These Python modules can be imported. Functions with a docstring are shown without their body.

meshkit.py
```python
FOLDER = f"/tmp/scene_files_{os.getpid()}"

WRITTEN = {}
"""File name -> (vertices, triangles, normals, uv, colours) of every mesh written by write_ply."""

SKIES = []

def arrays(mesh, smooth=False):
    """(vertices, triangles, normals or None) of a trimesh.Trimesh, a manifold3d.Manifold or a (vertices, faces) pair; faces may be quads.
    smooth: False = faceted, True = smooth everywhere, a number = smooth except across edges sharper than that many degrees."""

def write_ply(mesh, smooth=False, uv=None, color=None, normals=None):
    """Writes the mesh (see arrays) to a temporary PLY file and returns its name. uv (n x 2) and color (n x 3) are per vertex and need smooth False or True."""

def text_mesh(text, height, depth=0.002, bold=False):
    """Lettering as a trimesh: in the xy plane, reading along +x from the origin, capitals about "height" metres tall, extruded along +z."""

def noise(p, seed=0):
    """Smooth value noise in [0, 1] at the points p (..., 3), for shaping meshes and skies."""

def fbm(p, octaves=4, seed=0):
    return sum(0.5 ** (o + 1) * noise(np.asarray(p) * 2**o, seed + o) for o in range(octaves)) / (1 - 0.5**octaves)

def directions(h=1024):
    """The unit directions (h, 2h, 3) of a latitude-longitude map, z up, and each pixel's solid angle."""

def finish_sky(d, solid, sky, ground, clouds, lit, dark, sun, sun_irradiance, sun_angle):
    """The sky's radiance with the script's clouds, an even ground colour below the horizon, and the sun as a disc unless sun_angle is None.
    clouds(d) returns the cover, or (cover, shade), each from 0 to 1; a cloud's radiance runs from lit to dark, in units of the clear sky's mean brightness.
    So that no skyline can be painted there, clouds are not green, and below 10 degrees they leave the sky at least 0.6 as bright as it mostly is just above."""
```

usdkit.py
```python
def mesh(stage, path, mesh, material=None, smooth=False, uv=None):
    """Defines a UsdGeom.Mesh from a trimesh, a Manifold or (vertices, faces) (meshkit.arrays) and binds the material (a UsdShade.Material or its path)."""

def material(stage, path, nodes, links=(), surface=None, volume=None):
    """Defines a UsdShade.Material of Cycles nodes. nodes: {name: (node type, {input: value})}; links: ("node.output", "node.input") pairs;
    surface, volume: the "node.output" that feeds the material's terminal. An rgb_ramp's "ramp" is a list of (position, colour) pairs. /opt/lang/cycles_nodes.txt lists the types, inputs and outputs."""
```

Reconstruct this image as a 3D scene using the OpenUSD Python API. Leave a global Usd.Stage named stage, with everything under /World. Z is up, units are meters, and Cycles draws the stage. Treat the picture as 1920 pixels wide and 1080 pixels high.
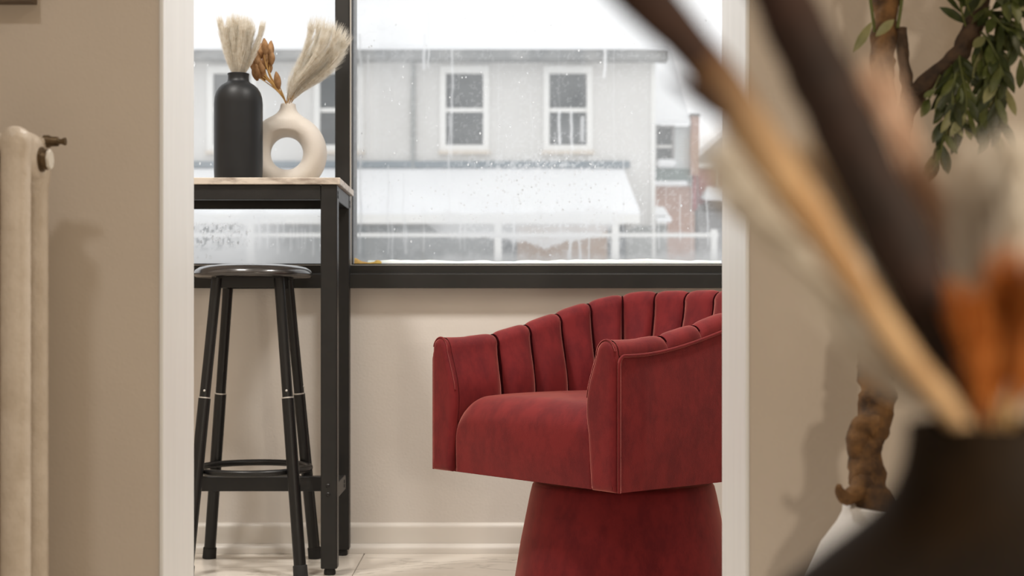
import math, random
import numpy as np, trimesh, manifold3d as m3
import shapely.geometry as sg
import usdkit, meshkit
from pxr import Usd, UsdGeom, UsdLux, UsdShade, Gf, Sdf, Vt

random.seed(7)
rng = np.random.default_rng(7)
stage = Usd.Stage.CreateInMemory()
UsdGeom.SetStageUpAxis(stage, 'Z')
UsdGeom.SetStageMetersPerUnit(stage, 1.0)
UsdGeom.Xform.Define(stage, '/World')

# ------------------------------------------------------------------ camera
F, VX, VY, EYE = 2667.0, 925.0, 600.0, 0.63          # focal length, vanishing point in pixels, eye height
cam = UsdGeom.Camera.Define(stage, '/World/camera')
cam.AddTranslateOp().Set(Gf.Vec3d(0, 0, EYE))
cam.AddRotateXOp().Set(90.0)
cam.CreateHorizontalApertureAttr(36.0)
cam.CreateVerticalApertureAttr(20.25)
cam.CreateFocalLengthAttr(F / 1920 * 36.0)
cam.CreateHorizontalApertureOffsetAttr((960 - VX) / 1920 * 36.0)
cam.CreateVerticalApertureOffsetAttr((VY - 540) / 1920 * 36.0)
cam.CreateFStopAttr(5.2)
cam.CreateFocusDistanceAttr(2.85)
cam.CreateClippingRangeAttr(Gf.Vec2f(0.02, 1000))
cam.CreateExposureAttr(0.0)

# ------------------------------------------------------------------ sky and room lamps
dome = UsdLux.DomeLight.Define(stage, '/World/sky')
dome.CreateColorAttr(Gf.Vec3f(0.985, 0.995, 1.0))
dome.CreateIntensityAttr(0.40)

LAMPS = [  # name, x, y, radius, intensity, colour
    ('ceiling_lamp', 0.55, 2.72, 0.17, 118.0, (1.0, 0.965, 0.915), 'white round flush ceiling lamp in the window room'),
    ('ceiling_lamp', -1.05, 2.72, 0.17, 118.0, (1.0, 0.965, 0.915), 'white round flush ceiling lamp over the bar table side'),
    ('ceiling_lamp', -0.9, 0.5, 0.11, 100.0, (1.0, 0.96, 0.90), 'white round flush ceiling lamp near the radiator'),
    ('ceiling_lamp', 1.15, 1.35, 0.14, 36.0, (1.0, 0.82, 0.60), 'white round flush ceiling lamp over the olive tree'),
]
GLOBE = (0.60, -0.18, 0.76, 0.07, 150.0, (1.0, 0.88, 0.72))   # x, y, height, radius, intensity, colour of the added, unseen globe light for the foreground
CEIL = 2.6

# ------------------------------------------------------------------ helpers
def at(px, py, d):
    """the point at depth d that the photograph shows at a pixel"""
    return np.array([(px - VX) * d / F, d, EYE - (py - VY) * d / F])

taken = set()
def numbered(parent, name):
    p, k = f'{parent}/{name}', 0
    while p in taken:
        k += 1
        p = f'{parent}/{name}_{k:03d}'
    taken.add(p)
    return p

def tag(prim, label=None, cat=None, group=None, kind=None):
    for k, v in (('label', label), ('category', cat), ('group', group), ('kind', kind)):
        if v:
            prim.SetCustomDataByKey(k, v)
    return prim

class Thing:
    def __init__(s, name, label, cat, loc=(0, 0, 0), rotz=0.0, group=None, kind=None):
        s.path = numbered('/World', name)
        s.loc = np.array(loc, float)
        x = UsdGeom.Xform.Define(stage, s.path)
        x.AddTranslateOp().Set(Gf.Vec3d(*map(float, loc)))
        if rotz:
            x.AddRotateZOp().Set(float(rotz))
        s.prim = x.GetPrim()
        tag(s.prim, label, cat, group, kind)
    def part(s, name, mesh, mat, parent=None, smooth=30, world=False, label=None, kind=None, uv=None):
        path = numbered(parent or s.path, name)
        if world:
            v, f, _ = meshkit.arrays(mesh)
            mesh = (v - s.loc, f)
        usdkit.mesh(stage, path, mesh, mat, smooth=smooth)
        tag(stage.GetPrimAtPath(path), label, None, None, kind)
        return path
    def curves(s, name, strands, widths, mat, parent=None, world=False, kind=None, label=None):
        path = numbered(parent or s.path, name)
        c = UsdGeom.BasisCurves.Define(stage, path)
        pts = np.concatenate(strands)
        if world:
            pts = pts - s.loc
        c.CreateTypeAttr('linear')
        c.CreatePointsAttr(Vt.Vec3fArray.FromNumpy(pts.astype(np.float32)))
        c.CreateCurveVertexCountsAttr(Vt.IntArray.FromNumpy(np.array([len(x) for x in strands], np.int32)))
        c.CreateWidthsAttr(Vt.FloatArray.FromNumpy(np.concatenate(widths).astype(np.float32)))
        c.SetWidthsInterpolation('vertex')
        UsdShade.MaterialBindingAPI.Apply(c.GetPrim()).Bind(mat)
        tag(c.GetPrim(), label, None, None, kind)
        return path

def struct(name, mesh, mat, smooth=30):
    path = numbered('/World', name)
    usdkit.mesh(stage, path, mesh, mat, smooth=smooth)
    tag(stage.GetPrimAtPath(path), kind='structure')
    return path

def sub(parent, name, mesh, mat, smooth=30, label=None, kind=None):
    path = numbered(parent, name)
    usdkit.mesh(stage, path, mesh, mat, smooth=smooth)
    tag(stage.GetPrimAtPath(path), label, None, None, kind)
    return path

cat_ = trimesh.util.concatenate
def box(x0, x1, y0, y1, z0, z1, bev=0.0):
    """a box between the given faces with chamfered edges"""
    lo, hi = np.array([x0, y0, z0], float), np.array([x1, y1, z1], float)
    if bev <= 0:
        m = trimesh.creation.box(hi - lo)
        m.apply_translation((lo + hi) / 2)
        return m
    bev = min(bev, 0.45 * (hi - lo).min())
    pts = []
    for s in np.ndindex(2, 2, 2):
        c = np.where(np.array(s) > 0, hi, lo)
        d = np.where(np.array(s) > 0, -1, 1) * bev
        for k in range(3):
            e = d.copy(); e[k] = 0
            pts.append(c + e)
    m = trimesh.Trimesh(np.array(pts)).convex_hull
    return m

def tube(path, r, n=12, caps=True):
    """a swept round tube; r is a number or one radius per point"""
    P = np.asarray(path, float)
    R = np.broadcast_to(np.asarray(r, float), (len(P),))
    T = np.gradient(P, axis=0)
    T /= np.linalg.norm(T, axis=1, keepdims=True) + 1e-12
    ref = np.array([0, 0, 1.0]) if abs(T[0, 2]) < 0.9 else np.array([1.0, 0, 0])
    A = []
    a = np.cross(T[0], ref); a /= np.linalg.norm(a)
    for t in T:
        a = a - t * (a @ t); a /= np.linalg.norm(a) + 1e-12
        A.append(a)
    A = np.array(A); B = np.cross(T, A)
    ang = np.arange(n) * 2 * np.pi / n
    V = P[:, None] + R[:, None, None] * (np.cos(ang)[None, :, None] * A[:, None] + np.sin(ang)[None, :, None] * B[:, None])
    V = V.reshape(-1, 3)
    f = []
    for i in range(len(P) - 1):
        for j in range(n):
            a0, b0, a1, b1 = i * n + j, i * n + (j + 1) % n, (i + 1) * n + j, (i + 1) * n + (j + 1) % n
            f += [[a0, b0, b1], [a0, b1, a1]]
    if caps:
        V = np.vstack([V, P[:1], P[-1:]])
        c0, c1 = len(V) - 2, len(V) - 1
        for j in range(n):
            f.append([c0, (j + 1) % n, j])
            f.append([c1, (len(P) - 1) * n + j, (len(P) - 1) * n + (j + 1) % n])
    return trimesh.Trimesh(V, np.array(f), process=False)

def lathe(profile, n=64, center=(0, 0, 0)):
    """profile: (radius, z) points; revolved about z"""
    P = np.asarray(profile, float)
    ang = np.arange(n) * 2 * np.pi / n
    V = np.stack([P[:, 0][:, None] * np.cos(ang), P[:, 0][:, None] * np.sin(ang), np.repeat(P[:, 1][:, None], n, 1)], -1).reshape(-1, 3)
    f = []
    for i in range(len(P) - 1):
        for j in range(n):
            a0, b0, a1, b1 = i * n + j, i * n + (j + 1) % n, (i + 1) * n + j, (i + 1) * n + (j + 1) % n
            f += [[a0, b0, b1], [a0, b1, a1]]
    m = trimesh.Trimesh(V + np.asarray(center), np.array(f), process=False)
    m.merge_vertices()
    m.update_faces(m.nondegenerate_faces())
    return m

def spline(pts, n):
    """smooth curve through points"""
    from scipy.interpolate import CubicSpline
    P = np.asarray(pts, float)
    t = np.r_[0, np.cumsum(np.linalg.norm(np.diff(P, axis=0), axis=1))]
    return CubicSpline(t, P)(np.linspace(0, t[-1], n))

def grid_mesh(V):
    """(a, b, 3) grid of points to a mesh"""
    a, b = V.shape[:2]
    i, j = np.meshgrid(np.arange(a - 1), np.arange(b - 1), indexing='ij')
    q = np.stack([i * b + j, (i + 1) * b + j, (i + 1) * b + j + 1, i * b + j + 1], -1).reshape(-1, 4)
    return trimesh.Trimesh(V.reshape(-1, 3), np.vstack([q[:, [0, 1, 2]], q[:, [0, 2, 3]]]), process=False)

def level(fn, lo, hi, edge):
    """surface of a signed distance (positive inside), sampled in numpy then meshed by manifold"""
    lo, hi = np.asarray(lo, float), np.asarray(hi, float)
    n = np.ceil((hi - lo) / edge).astype(int) + 1
    ax = [lo[k] + np.arange(n[k]) * edge for k in range(3)]
    G = np.stack(np.meshgrid(*ax, indexing='ij'), -1)
    D = fn(G)
    from scipy.ndimage import map_coordinates
    def f(x, y, z):
        g = (np.array([x, y, z]) - lo) / edge
        i = np.clip(np.floor(g).astype(int), 0, n - 2)
        t = np.clip(g - i, 0, 1)
        c = D[i[0]:i[0] + 2, i[1]:i[1] + 2, i[2]:i[2] + 2]
        c = c[0] * (1 - t[0]) + c[1] * t[0]
        c = c[0] * (1 - t[1]) + c[1] * t[1]
        return float(c[0] * (1 - t[2]) + c[1] * t[2])
    m = m3.Manifold.level_set(f, [*lo, *(lo + (n - 1) * edge)], edge * 1.15)
    v, fa, _ = meshkit.arrays(m)
    return trimesh.Trimesh(v, fa, process=False)

def smax(a, b, k):
    h = np.clip(0.5 + 0.5 * (a - b) / k, 0, 1)
    return b * (1 - h) + a * h + k * h * (1 - h)

def seg(G, a, b, ra, rb=None):
    """positive inside a capsule from a to b"""
    a, b = np.asarray(a, float), np.asarray(b, float)
    rb = ra if rb is None else rb
    ab = b - a
    t = np.clip(((G - a) @ ab) / (ab @ ab), 0, 1)
    return ra + (rb - ra) * t - np.linalg.norm(G - (a + t[..., None] * ab), axis=-1)

def poly_face(poly, y0, y1):
    """a shapely polygon in (x, z) made solid between two depths"""
    m = trimesh.creation.extrude_polygon(poly, abs(y1 - y0), engine='earcut')
    v = m.vertices.copy()
    m.vertices = np.stack([v[:, 0], max(y0, y1) - v[:, 2], v[:, 1]], 1)
    return m

# ------------------------------------------------------------------ materials
def L(r, g, b):
    """sRGB 0-255 to linear"""
    c = np.array([r, g, b]) / 255.0
    return tuple(np.where(c <= 0.04045, c / 12.92, ((c + 0.055) / 1.055) ** 2.4))

looks = '/World/Looks'
UsdGeom.Scope.Define(stage, looks)
def mat(name, col, rough=0.5, col2=None, scale=8.0, detail=4, bump=0.0, bscale=60.0, spec=0.5, ramp=(0.35, 0.65), stretch=(1, 1, 1), **kw):
    nodes = {'p': ('principled_bsdf', {'base_color': col, 'roughness': rough, 'specular_ior_level': spec, **kw})}
    links = []
    if col2 is not None or bump:
        nodes['g'] = ('texture_coordinate', {})
        nodes['map'] = ('mapping', {'scale': stretch})
        links.append(('g.object', 'map.vector'))
    if col2 is not None:
        nodes['n'] = ('noise_texture', {'scale': scale, 'detail': float(detail), 'roughness': 0.6})
        nodes['r'] = ('rgb_ramp', {'ramp': [(ramp[0], col), (ramp[1], col2)]})
        links += [('map.vector', 'n.vector'), ('n.fac', 'r.fac'), ('r.color', 'p.base_color')]
    if bump:
        nodes['bn'] = ('noise_texture', {'scale': bscale, 'detail': 4.0, 'roughness': 0.6})
        nodes['b'] = ('bump', {'strength': min(1.0, bump), 'distance': 0.002})
        links += [('map.vector', 'bn.vector'), ('bn.fac', 'b.height'), ('b.normal', 'p.normal')]
    return usdkit.material(stage, f'{looks}/{name}', nodes, links, surface='p.BSDF')

M = {}
M['wall_paint'] = mat('wall_paint', (0.60, 0.53, 0.455), 0.62, (0.57, 0.50, 0.43), 3.0, bump=0.25, bscale=140, spec=0.3)
M['window_wall'] = mat('window_wall_paint', (0.72, 0.675, 0.625), 0.6, (0.69, 0.645, 0.595), 3.0, bump=0.25, bscale=140, spec=0.3)
M['ceiling'] = mat('ceiling_paint', (0.8, 0.78, 0.74), 0.8)
M['trim'] = mat('white_trim_paint', (0.79, 0.80, 0.805), 0.38, (0.75, 0.76, 0.765), 6.0, bump=0.2, bscale=40, stretch=(6, 6, 0.5))
M['baseboard'] = mat('baseboard_paint', (0.74, 0.70, 0.645), 0.4)
M['black_steel'] = mat('black_powder_coat', (0.011, 0.011, 0.011), 0.40, (0.015, 0.0145, 0.014), 20, spec=0.34, bump=0.25, bscale=700)
M['stool_steel'] = mat('black_enamel_steel', (0.009, 0.009, 0.009), 0.33, spec=0.4, bump=0.1, bscale=300)
M['rubber'] = mat('black_rubber', (0.015, 0.015, 0.015), 0.75)
M['window_metal'] = mat('dark_bronze_frame', (0.018, 0.0175, 0.0165), 0.42, (0.022, 0.021, 0.0195), 12, spec=0.3, bump=0.15, bscale=200)
M['gasket'] = mat('black_gasket', (0.010, 0.010, 0.010), 0.6)
M['alu'] = mat('bare_aluminium', (0.62, 0.60, 0.57), 0.4, metallic=0.6)
M['seat_leather'] = mat('glossy_black_seat', (0.022, 0.020, 0.019), 0.22, (0.035, 0.030, 0.028), 30, coat_weight=0.7, coat_roughness=0.16)
M['dark_vase'] = mat('matte_charcoal_ceramic', (0.008, 0.0088, 0.010), 0.46, (0.010, 0.011, 0.0125), 25, spec=0.32, bump=0.08, bscale=500)
M['white_ceramic'] = mat('bisque_ceramic', (0.53, 0.49, 0.445), 0.65, (0.49, 0.45, 0.40), 12, bump=0.2, bscale=350)
M['planter'] = mat('off_white_planter', (0.72, 0.70, 0.68), 0.55, (0.66, 0.64, 0.62), 10, bump=0.2, bscale=120)
M['radiator'] = mat('old_radiator_paint', (0.66, 0.58, 0.49), 0.38, (0.56, 0.48, 0.39), 22, bump=0.9, bscale=95)
M['brass'] = mat('aged_brass', (0.16, 0.11, 0.06), 0.45, (0.07, 0.045, 0.025), 60, metallic=0.7)
M['plug_face'] = mat('worn_plug_paint', (0.66, 0.62, 0.55), 0.5)
M['picture_frame'] = mat('dark_wood_frame', (0.12, 0.085, 0.055), 0.5, (0.09, 0.06, 0.04), 30, stretch=(1, 1, 6))
M['picture_paper'] = mat('pale_picture_paper', (0.6, 0.57, 0.52), 0.8)
M['lamp_metal'] = mat('white_lamp_metal', (0.8, 0.8, 0.78), 0.4)
M['snow'] = mat('snow', (0.90, 0.91, 0.92), 0.85, (0.86, 0.87, 0.885), 0.8, bump=0.4, bscale=3)
M['stucco'] = mat('pale_stucco', (0.68, 0.665, 0.64), 0.9, (0.60, 0.585, 0.56), 0.5, detail=6)
M['ext_trim'] = mat('white_window_trim', (0.78, 0.77, 0.74), 0.6)
M['ext_sill'] = mat('beige_stone_sill', (0.62, 0.55, 0.47), 0.8)
M['gutter'] = mat('grey_eave', (0.15, 0.16, 0.165), 0.7, (0.34, 0.34, 0.33), 1.5)
M['flashing'] = mat('blue_grey_flashing', (0.17, 0.21, 0.24), 0.6)
M['ext_glass'] = mat('dark_window_glass', (0.035, 0.045, 0.05), 0.12, (0.06, 0.07, 0.075), 2.0)
M['grey_glass'] = mat('grey_storefront_glass', (0.30, 0.325, 0.335), 0.25, (0.38, 0.40, 0.40), 0.8)
M['ext_dark'] = mat('dark_door_paint', (0.09, 0.11, 0.125), 0.5)  # dark blue-grey, used on ground-floor doors
M['ext_grey'] = mat('grey_door_paint', (0.30, 0.31, 0.30), 0.6)
M['siding'] = mat('white_siding', (0.82, 0.85, 0.85), 0.7)
M['green_grey'] = mat('grey_green_board', (0.20, 0.25, 0.24), 0.7)
M['red_paint'] = mat('dull_red_paint', (0.34, 0.10, 0.11), 0.7)
M['grey_shingle'] = mat('grey_shingle_wall', (0.36, 0.35, 0.345), 0.8)
M['twig_dark'] = mat('dark_dried_stalk', L(50, 26, 13), 0.8, L(32, 17, 9), 40, bump=0.5, bscale=200)
M['twig_tan'] = usdkit.material(stage, f'{looks}/tan_dried_stalk', {      # pale towards its foot, browner bark towards its tip
    'g': ('texture_coordinate', {}), 'n': ('noise_texture', {'scale': 40.0, 'detail': 4.0}), 'r': ('rgb_ramp', {'ramp': [(0.35, L(196, 164, 124)), (0.65, L(164, 128, 88))]}),
    'z': ('separate_xyz', {}), 'm': ('map_range', {'from_min': 0.082, 'from_max': 0.125, 'clamp': True}), 'x': ('mix_color', {'b': L(78, 46, 24)}),
    'p': ('principled_bsdf', {'roughness': 0.8})},
    [('g.object', 'n.vector'), ('n.fac', 'r.fac'), ('g.object', 'z.vector'), ('z.z', 'm.value'), ('m.result', 'x.fac'), ('r.color', 'x.a'), ('x.result', 'p.base_color')], surface='p.BSDF')
M['straw'] = mat('straw_stem', L(188, 150, 92), 0.8)
M['bark'] = mat('olive_bark', L(120, 86, 48), 0.85, L(62, 42, 24), 38, bump=1.0, bscale=90)
M['bark_dark'] = mat('dark_olive_bark', L(78, 58, 40), 0.85, L(44, 32, 22), 55, bump=1.0, bscale=120)
M['green_stem'] = mat('green_twig', L(86, 92, 44), 0.7)
M['soil'] = mat('dry_soil', L(96, 78, 60), 0.95, L(60, 46, 34), 60, bump=1.0, bscale=120)
M['edge_wood'] = mat('printed_table_edge', L(200, 190, 178), 0.45, L(112, 96, 84), 9.0, detail=6, ramp=(0.50, 0.70), stretch=(1, 1, 3))
M['frost'] = mat('frost', (0.88, 0.89, 0.90), 0.7, bump=0.6, bscale=300, subsurface_weight=0.3, subsurface_scale=0.003)
M['sealant'] = mat('yellowed_sealant', L(214, 184, 96), 0.6, L(182, 140, 84), 60)

def brick(name, c1, c2, mortar, scale):
    return usdkit.material(stage, f'{looks}/{name}', {
        'g': ('texture_coordinate', {}), 'm': ('mapping', {'rotation': (math.pi / 2, 0, 0)}),
        'b': ('brick_texture', {'color1': c1, 'color2': c2, 'mortar': mortar, 'scale': scale, 'mortar_size': 0.012, 'brick_width': 0.22, 'row_height': 0.075}),
        'p': ('principled_bsdf', {'roughness': 0.85})},
        [('g.object', 'm.vector'), ('m.vector', 'b.vector'), ('b.color', 'p.base_color')], surface='p.BSDF')
M['orange_brick'] = brick('orange_brick', (0.42, 0.21, 0.10), (0.50, 0.28, 0.15), (0.48, 0.38, 0.30), 1.0)
M['pink_brick'] = brick('pink_brick', (0.40, 0.20, 0.145), (0.48, 0.26, 0.19), (0.50, 0.40, 0.34), 1.0)

# hair-like plume strands, light passing through
def plume_mat(name, c1, c2, scale=120, trans=0.45):
    return usdkit.material(stage, f'{looks}/{name}', {
        'o': ('object_info', {}), 'h': ('hair_info', {}), 'g': ('texture_coordinate', {}),
        'n': ('noise_texture', {'scale': scale, 'detail': 2.0}), 'r': ('rgb_ramp', {'ramp': [(0.35, c1), (0.65, c2)]}),
        'd': ('diffuse_bsdf', {}), 't': ('translucent_bsdf', {}), 'x': ('mix_closure', {'fac': trans})},
        [('g.object', 'n.vector'), ('n.fac', 'r.fac'), ('r.color', 'd.color'), ('r.color', 't.color'), ('d.BSDF', 'x.closure1'), ('t.BSDF', 'x.closure2')], surface='x.closure')
M['plume'] = plume_mat('cream_plume', (0.84, 0.815, 0.75), (0.72, 0.665, 0.57))
M['plume_pale'] = plume_mat('pale_cream_plume', (0.90, 0.86, 0.79), (0.84, 0.78, 0.69), 120, 0.3)
M['plume_tan'] = plume_mat('tan_plume', (0.76, 0.64, 0.50), (0.64, 0.51, 0.36))
M['plume_orange'] = plume_mat('orange_plume', L(214, 146, 82), L(176, 106, 50))
M['bunny'] = plume_mat('rust_brown_seed_head', L(178, 142, 106), L(146, 108, 74), 60, 0.25)
M['plume_pink'] = plume_mat('blush_plume', (0.78, 0.62, 0.50), (0.70, 0.52, 0.40))

# velvet: nap brushed in patches
def velvet(name, c1, c2, sheen):
    return usdkit.material(stage, f'{looks}/{name}', {
        'g': ('texture_coordinate', {}), 'm': ('mapping', {'scale': (1.4, 1.4, 0.8)}),
        'n': ('noise_texture', {'scale': 15.0, 'detail': 6.0, 'roughness': 0.68}), 'r': ('rgb_ramp', {'ramp': [(0.38, c1), (0.60, c2)]}),
        'f': ('noise_texture', {'scale': 420.0, 'detail': 3.0}), 'b': ('bump', {'strength': 0.25, 'distance': 0.001}),
        'p': ('principled_bsdf', {'roughness': 0.75, 'specular_ior_level': 0.2, 'sheen_weight': sheen, 'sheen_roughness': 0.38, 'sheen_tint': (1.0, 0.40, 0.33)})},
        [('g.object', 'm.vector'), ('m.vector', 'n.vector'), ('n.fac', 'r.fac'), ('r.color', 'p.base_color'), ('g.object', 'f.vector'), ('f.fac', 'b.height'), ('b.normal', 'p.normal')], surface='p.BSDF')
M['velvet'] = velvet('red_velvet', (0.110, 0.007, 0.010), (0.165, 0.012, 0.014), 0.7)
M['seam'] = mat('groove_shade_red', (0.022, 0.003, 0.004), 1.0, spec=0.0)  # near-black red: shade of the channel grooves put into colour

# leaves
def leaf_mat(name, c1, c2):
    return usdkit.material(stage, f'{looks}/{name}', {
        'g': ('texture_coordinate', {}), 'n': ('noise_texture', {'scale': 50.0, 'detail': 2.0}), 'r': ('rgb_ramp', {'ramp': [(0.35, c1), (0.65, c2)]}),
        'p': ('principled_bsdf', {'roughness': 0.45}), 't': ('translucent_bsdf', {}), 'x': ('mix_closure', {'fac': 0.25})},
        [('g.object', 'n.vector'), ('n.fac', 'r.fac'), ('r.color', 'p.base_color'), ('r.color', 't.color'), ('p.BSDF', 'x.closure1'), ('t.BSDF', 'x.closure2')], surface='x.closure')
M['leaf'] = [leaf_mat('olive_leaf_dark', L(44, 52, 24), L(62, 72, 34)), leaf_mat('olive_leaf_mid', L(74, 84, 38), L(96, 104, 52)), leaf_mat('olive_leaf_pale', L(128, 130, 84), L(150, 148, 104))]

# marble floor tiles with veins
M['tile'] = usdkit.material(stage, f'{looks}/marble_tile', {
    'g': ('geometry', {}), 'm': ('mapping', {'rotation': (0, 0, 0.5), 'scale': (1.0, 2.6, 1.0)}),
    'n': ('noise_texture', {'scale': 1.6, 'detail': 8.0, 'roughness': 0.6, 'distortion': 0.8}),
    'v': ('rgb_ramp', {'ramp': [(0.0, (0.80, 0.745, 0.67)), (0.465, (0.78, 0.72, 0.64)), (0.492, (0.50, 0.45, 0.38)), (0.51, (0.76, 0.70, 0.62)), (0.66, (0.70, 0.63, 0.54)), (1.0, (0.78, 0.72, 0.65))]}),
    'p': ('principled_bsdf', {'roughness': 0.22})},
    [('g.position', 'm.vector'), ('m.vector', 'n.vector'), ('n.fac', 'v.fac'), ('v.color', 'p.base_color')], surface='p.BSDF')
M['grout'] = mat('grey_grout', (0.30, 0.27, 0.24), 0.9)

# dark glazed foreground vase
M['brown_vase'] = usdkit.material(stage, f'{looks}/brown_black_glaze', {
    'g': ('texture_coordinate', {}), 'n': ('noise_texture', {'scale': 14.0, 'detail': 6.0, 'roughness': 0.7}),
    'r': ('rgb_ramp', {'ramp': [(0.38, (0.006, 0.0045, 0.003)), (0.62, (0.022, 0.012, 0.005))]}),
    'p': ('principled_bsdf', {'roughness': 0.7, 'specular_ior_level': 0.12})},
    [('g.object', 'n.vector'), ('n.fac', 'r.fac'), ('r.color', 'p.base_color')], surface='p.BSDF')

# window pane: clear glass, with condensation (mesh attribute "mist") that scatters the light it takes from the view
M['pane'] = usdkit.material(stage, f'{looks}/misted_window_glass', {
    'a': ('attribute', {'attribute': 'mist'}), 'inv': ('math', {'math_type': 'subtract', 'value1': 1.0}),
    'cc': ('combine_color', {}), 'mul': ('math', {'math_type': 'multiply', 'value2': 0.95}), 'cm': ('combine_color', {}),
    't': ('transparent_bsdf', {}), 'd': ('translucent_bsdf', {}), 'add': ('add_closure', {}),
    'gl': ('glossy_bsdf', {'roughness': 0.02, 'color': (1, 1, 1)}), 'fr': ('fresnel', {'IOR': 1.45}), 'x': ('mix_closure', {})},
    [('a.fac', 'inv.value2'), ('inv.value', 'cc.r'), ('inv.value', 'cc.g'), ('inv.value', 'cc.b'), ('cc.color', 't.color'),
     ('a.fac', 'mul.value1'), ('mul.value', 'cm.r'), ('mul.value', 'cm.g'), ('mul.value', 'cm.b'), ('cm.color', 'd.color'),
     ('t.BSDF', 'add.closure1'), ('d.BSDF', 'add.closure2'), ('fr.fac', 'x.fac'), ('add.closure', 'x.closure1'), ('gl.BSDF', 'x.closure2')], surface='x.closure')
M['water'] = usdkit.material(stage, f'{looks}/water', {'g': ('glass_bsdf', {'IOR': 1.33, 'roughness': 0.0, 'color': (1, 1, 1)})}, [], surface='g.BSDF')

# ------------------------------------------------------------------ the room shell
XL, XR, YB, YP0, YP1, YW = -2.1, 2.3, -2.0, 2.0, 2.2, 3.863      # side walls, back, partition faces, window wall
OX0, OX1, OTOP = -0.4635, 0.354, 2.08                            # the opening in the partition
LIN = 0.006                                                      # jamb lining

# floor: base slab of grout and tiles
fp = struct('floor', box(XL, XR, YB, YW + 0.25, -0.12, -0.004), M['grout'])
TS, gx0, gy0 = 0.6, -0.348, YW - 0.42
for i in range(-4, 6):
    for j in range(-11, 3):
        x0, x1 = max(gx0 + i * TS, XL), min(gx0 + (i + 1) * TS, XR)
        y0, y1 = max(gy0 + j * TS, YB), min(gy0 + (j + 1) * TS, YW)
        if x1 - x0 > 0.03 and y1 - y0 > 0.03:
            dz = random.uniform(-0.0004, 0.0004)
            sub(fp, 'tile', box(x0 + 0.0012, x1 - 0.0012, y0 + 0.0012, y1 - 0.0012, -0.006, dz, 0.0008), M['tile'], smooth=False)

struct('ceiling', box(XL - 0.1, XR + 0.1, YB - 0.1, YW + 0.25, CEIL, CEIL + 0.12), M['ceiling'])
struct('wall_left', box(XL - 0.12, XL, YB, YW + 0.25, 0, CEIL), M['wall_paint'])
struct('wall_right', box(XR, XR + 0.12, YB, YW + 0.25, 0, CEIL), M['wall_paint'])
struct('wall_front', box(XL - 0.12, XR + 0.12, YB - 0.12, YB, 0, CEIL), M['wall_paint'])
struct('wall_partition', poly_face(sg.box(XL, 0, XR, CEIL).difference(sg.box(OX0 - LIN, -1, OX1 + LIN, OTOP + LIN)), YP0, YP1), M['wall_paint'], smooth=False)
struct('trim_1', box(OX0 - LIN, OX0, YP0 - 0.003, YP1 + 0.003, 0, OTOP, 0.0015), M['trim'])
struct('trim_2', box(OX1, OX1 + LIN, YP0 - 0.003, YP1 + 0.003, 0, OTOP, 0.0015), M['trim'])
struct('trim_3', box(OX0 - LIN, OX1 + LIN, YP0 - 0.003, YP1 + 0.003, OTOP, OTOP + LIN, 0.0015), M['trim'])

# window wall: opening for the long window
WZ0, WZ1, WX0, WX1 = 0.724, 2.36, -1.75, 1.95
struct('wall_back', poly_face(sg.box(XL, 0, XR, CEIL).difference(sg.box(WX0, WZ0, WX1, WZ1)), YW, YW + 0.25), M['window_wall'], smooth=False)

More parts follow.
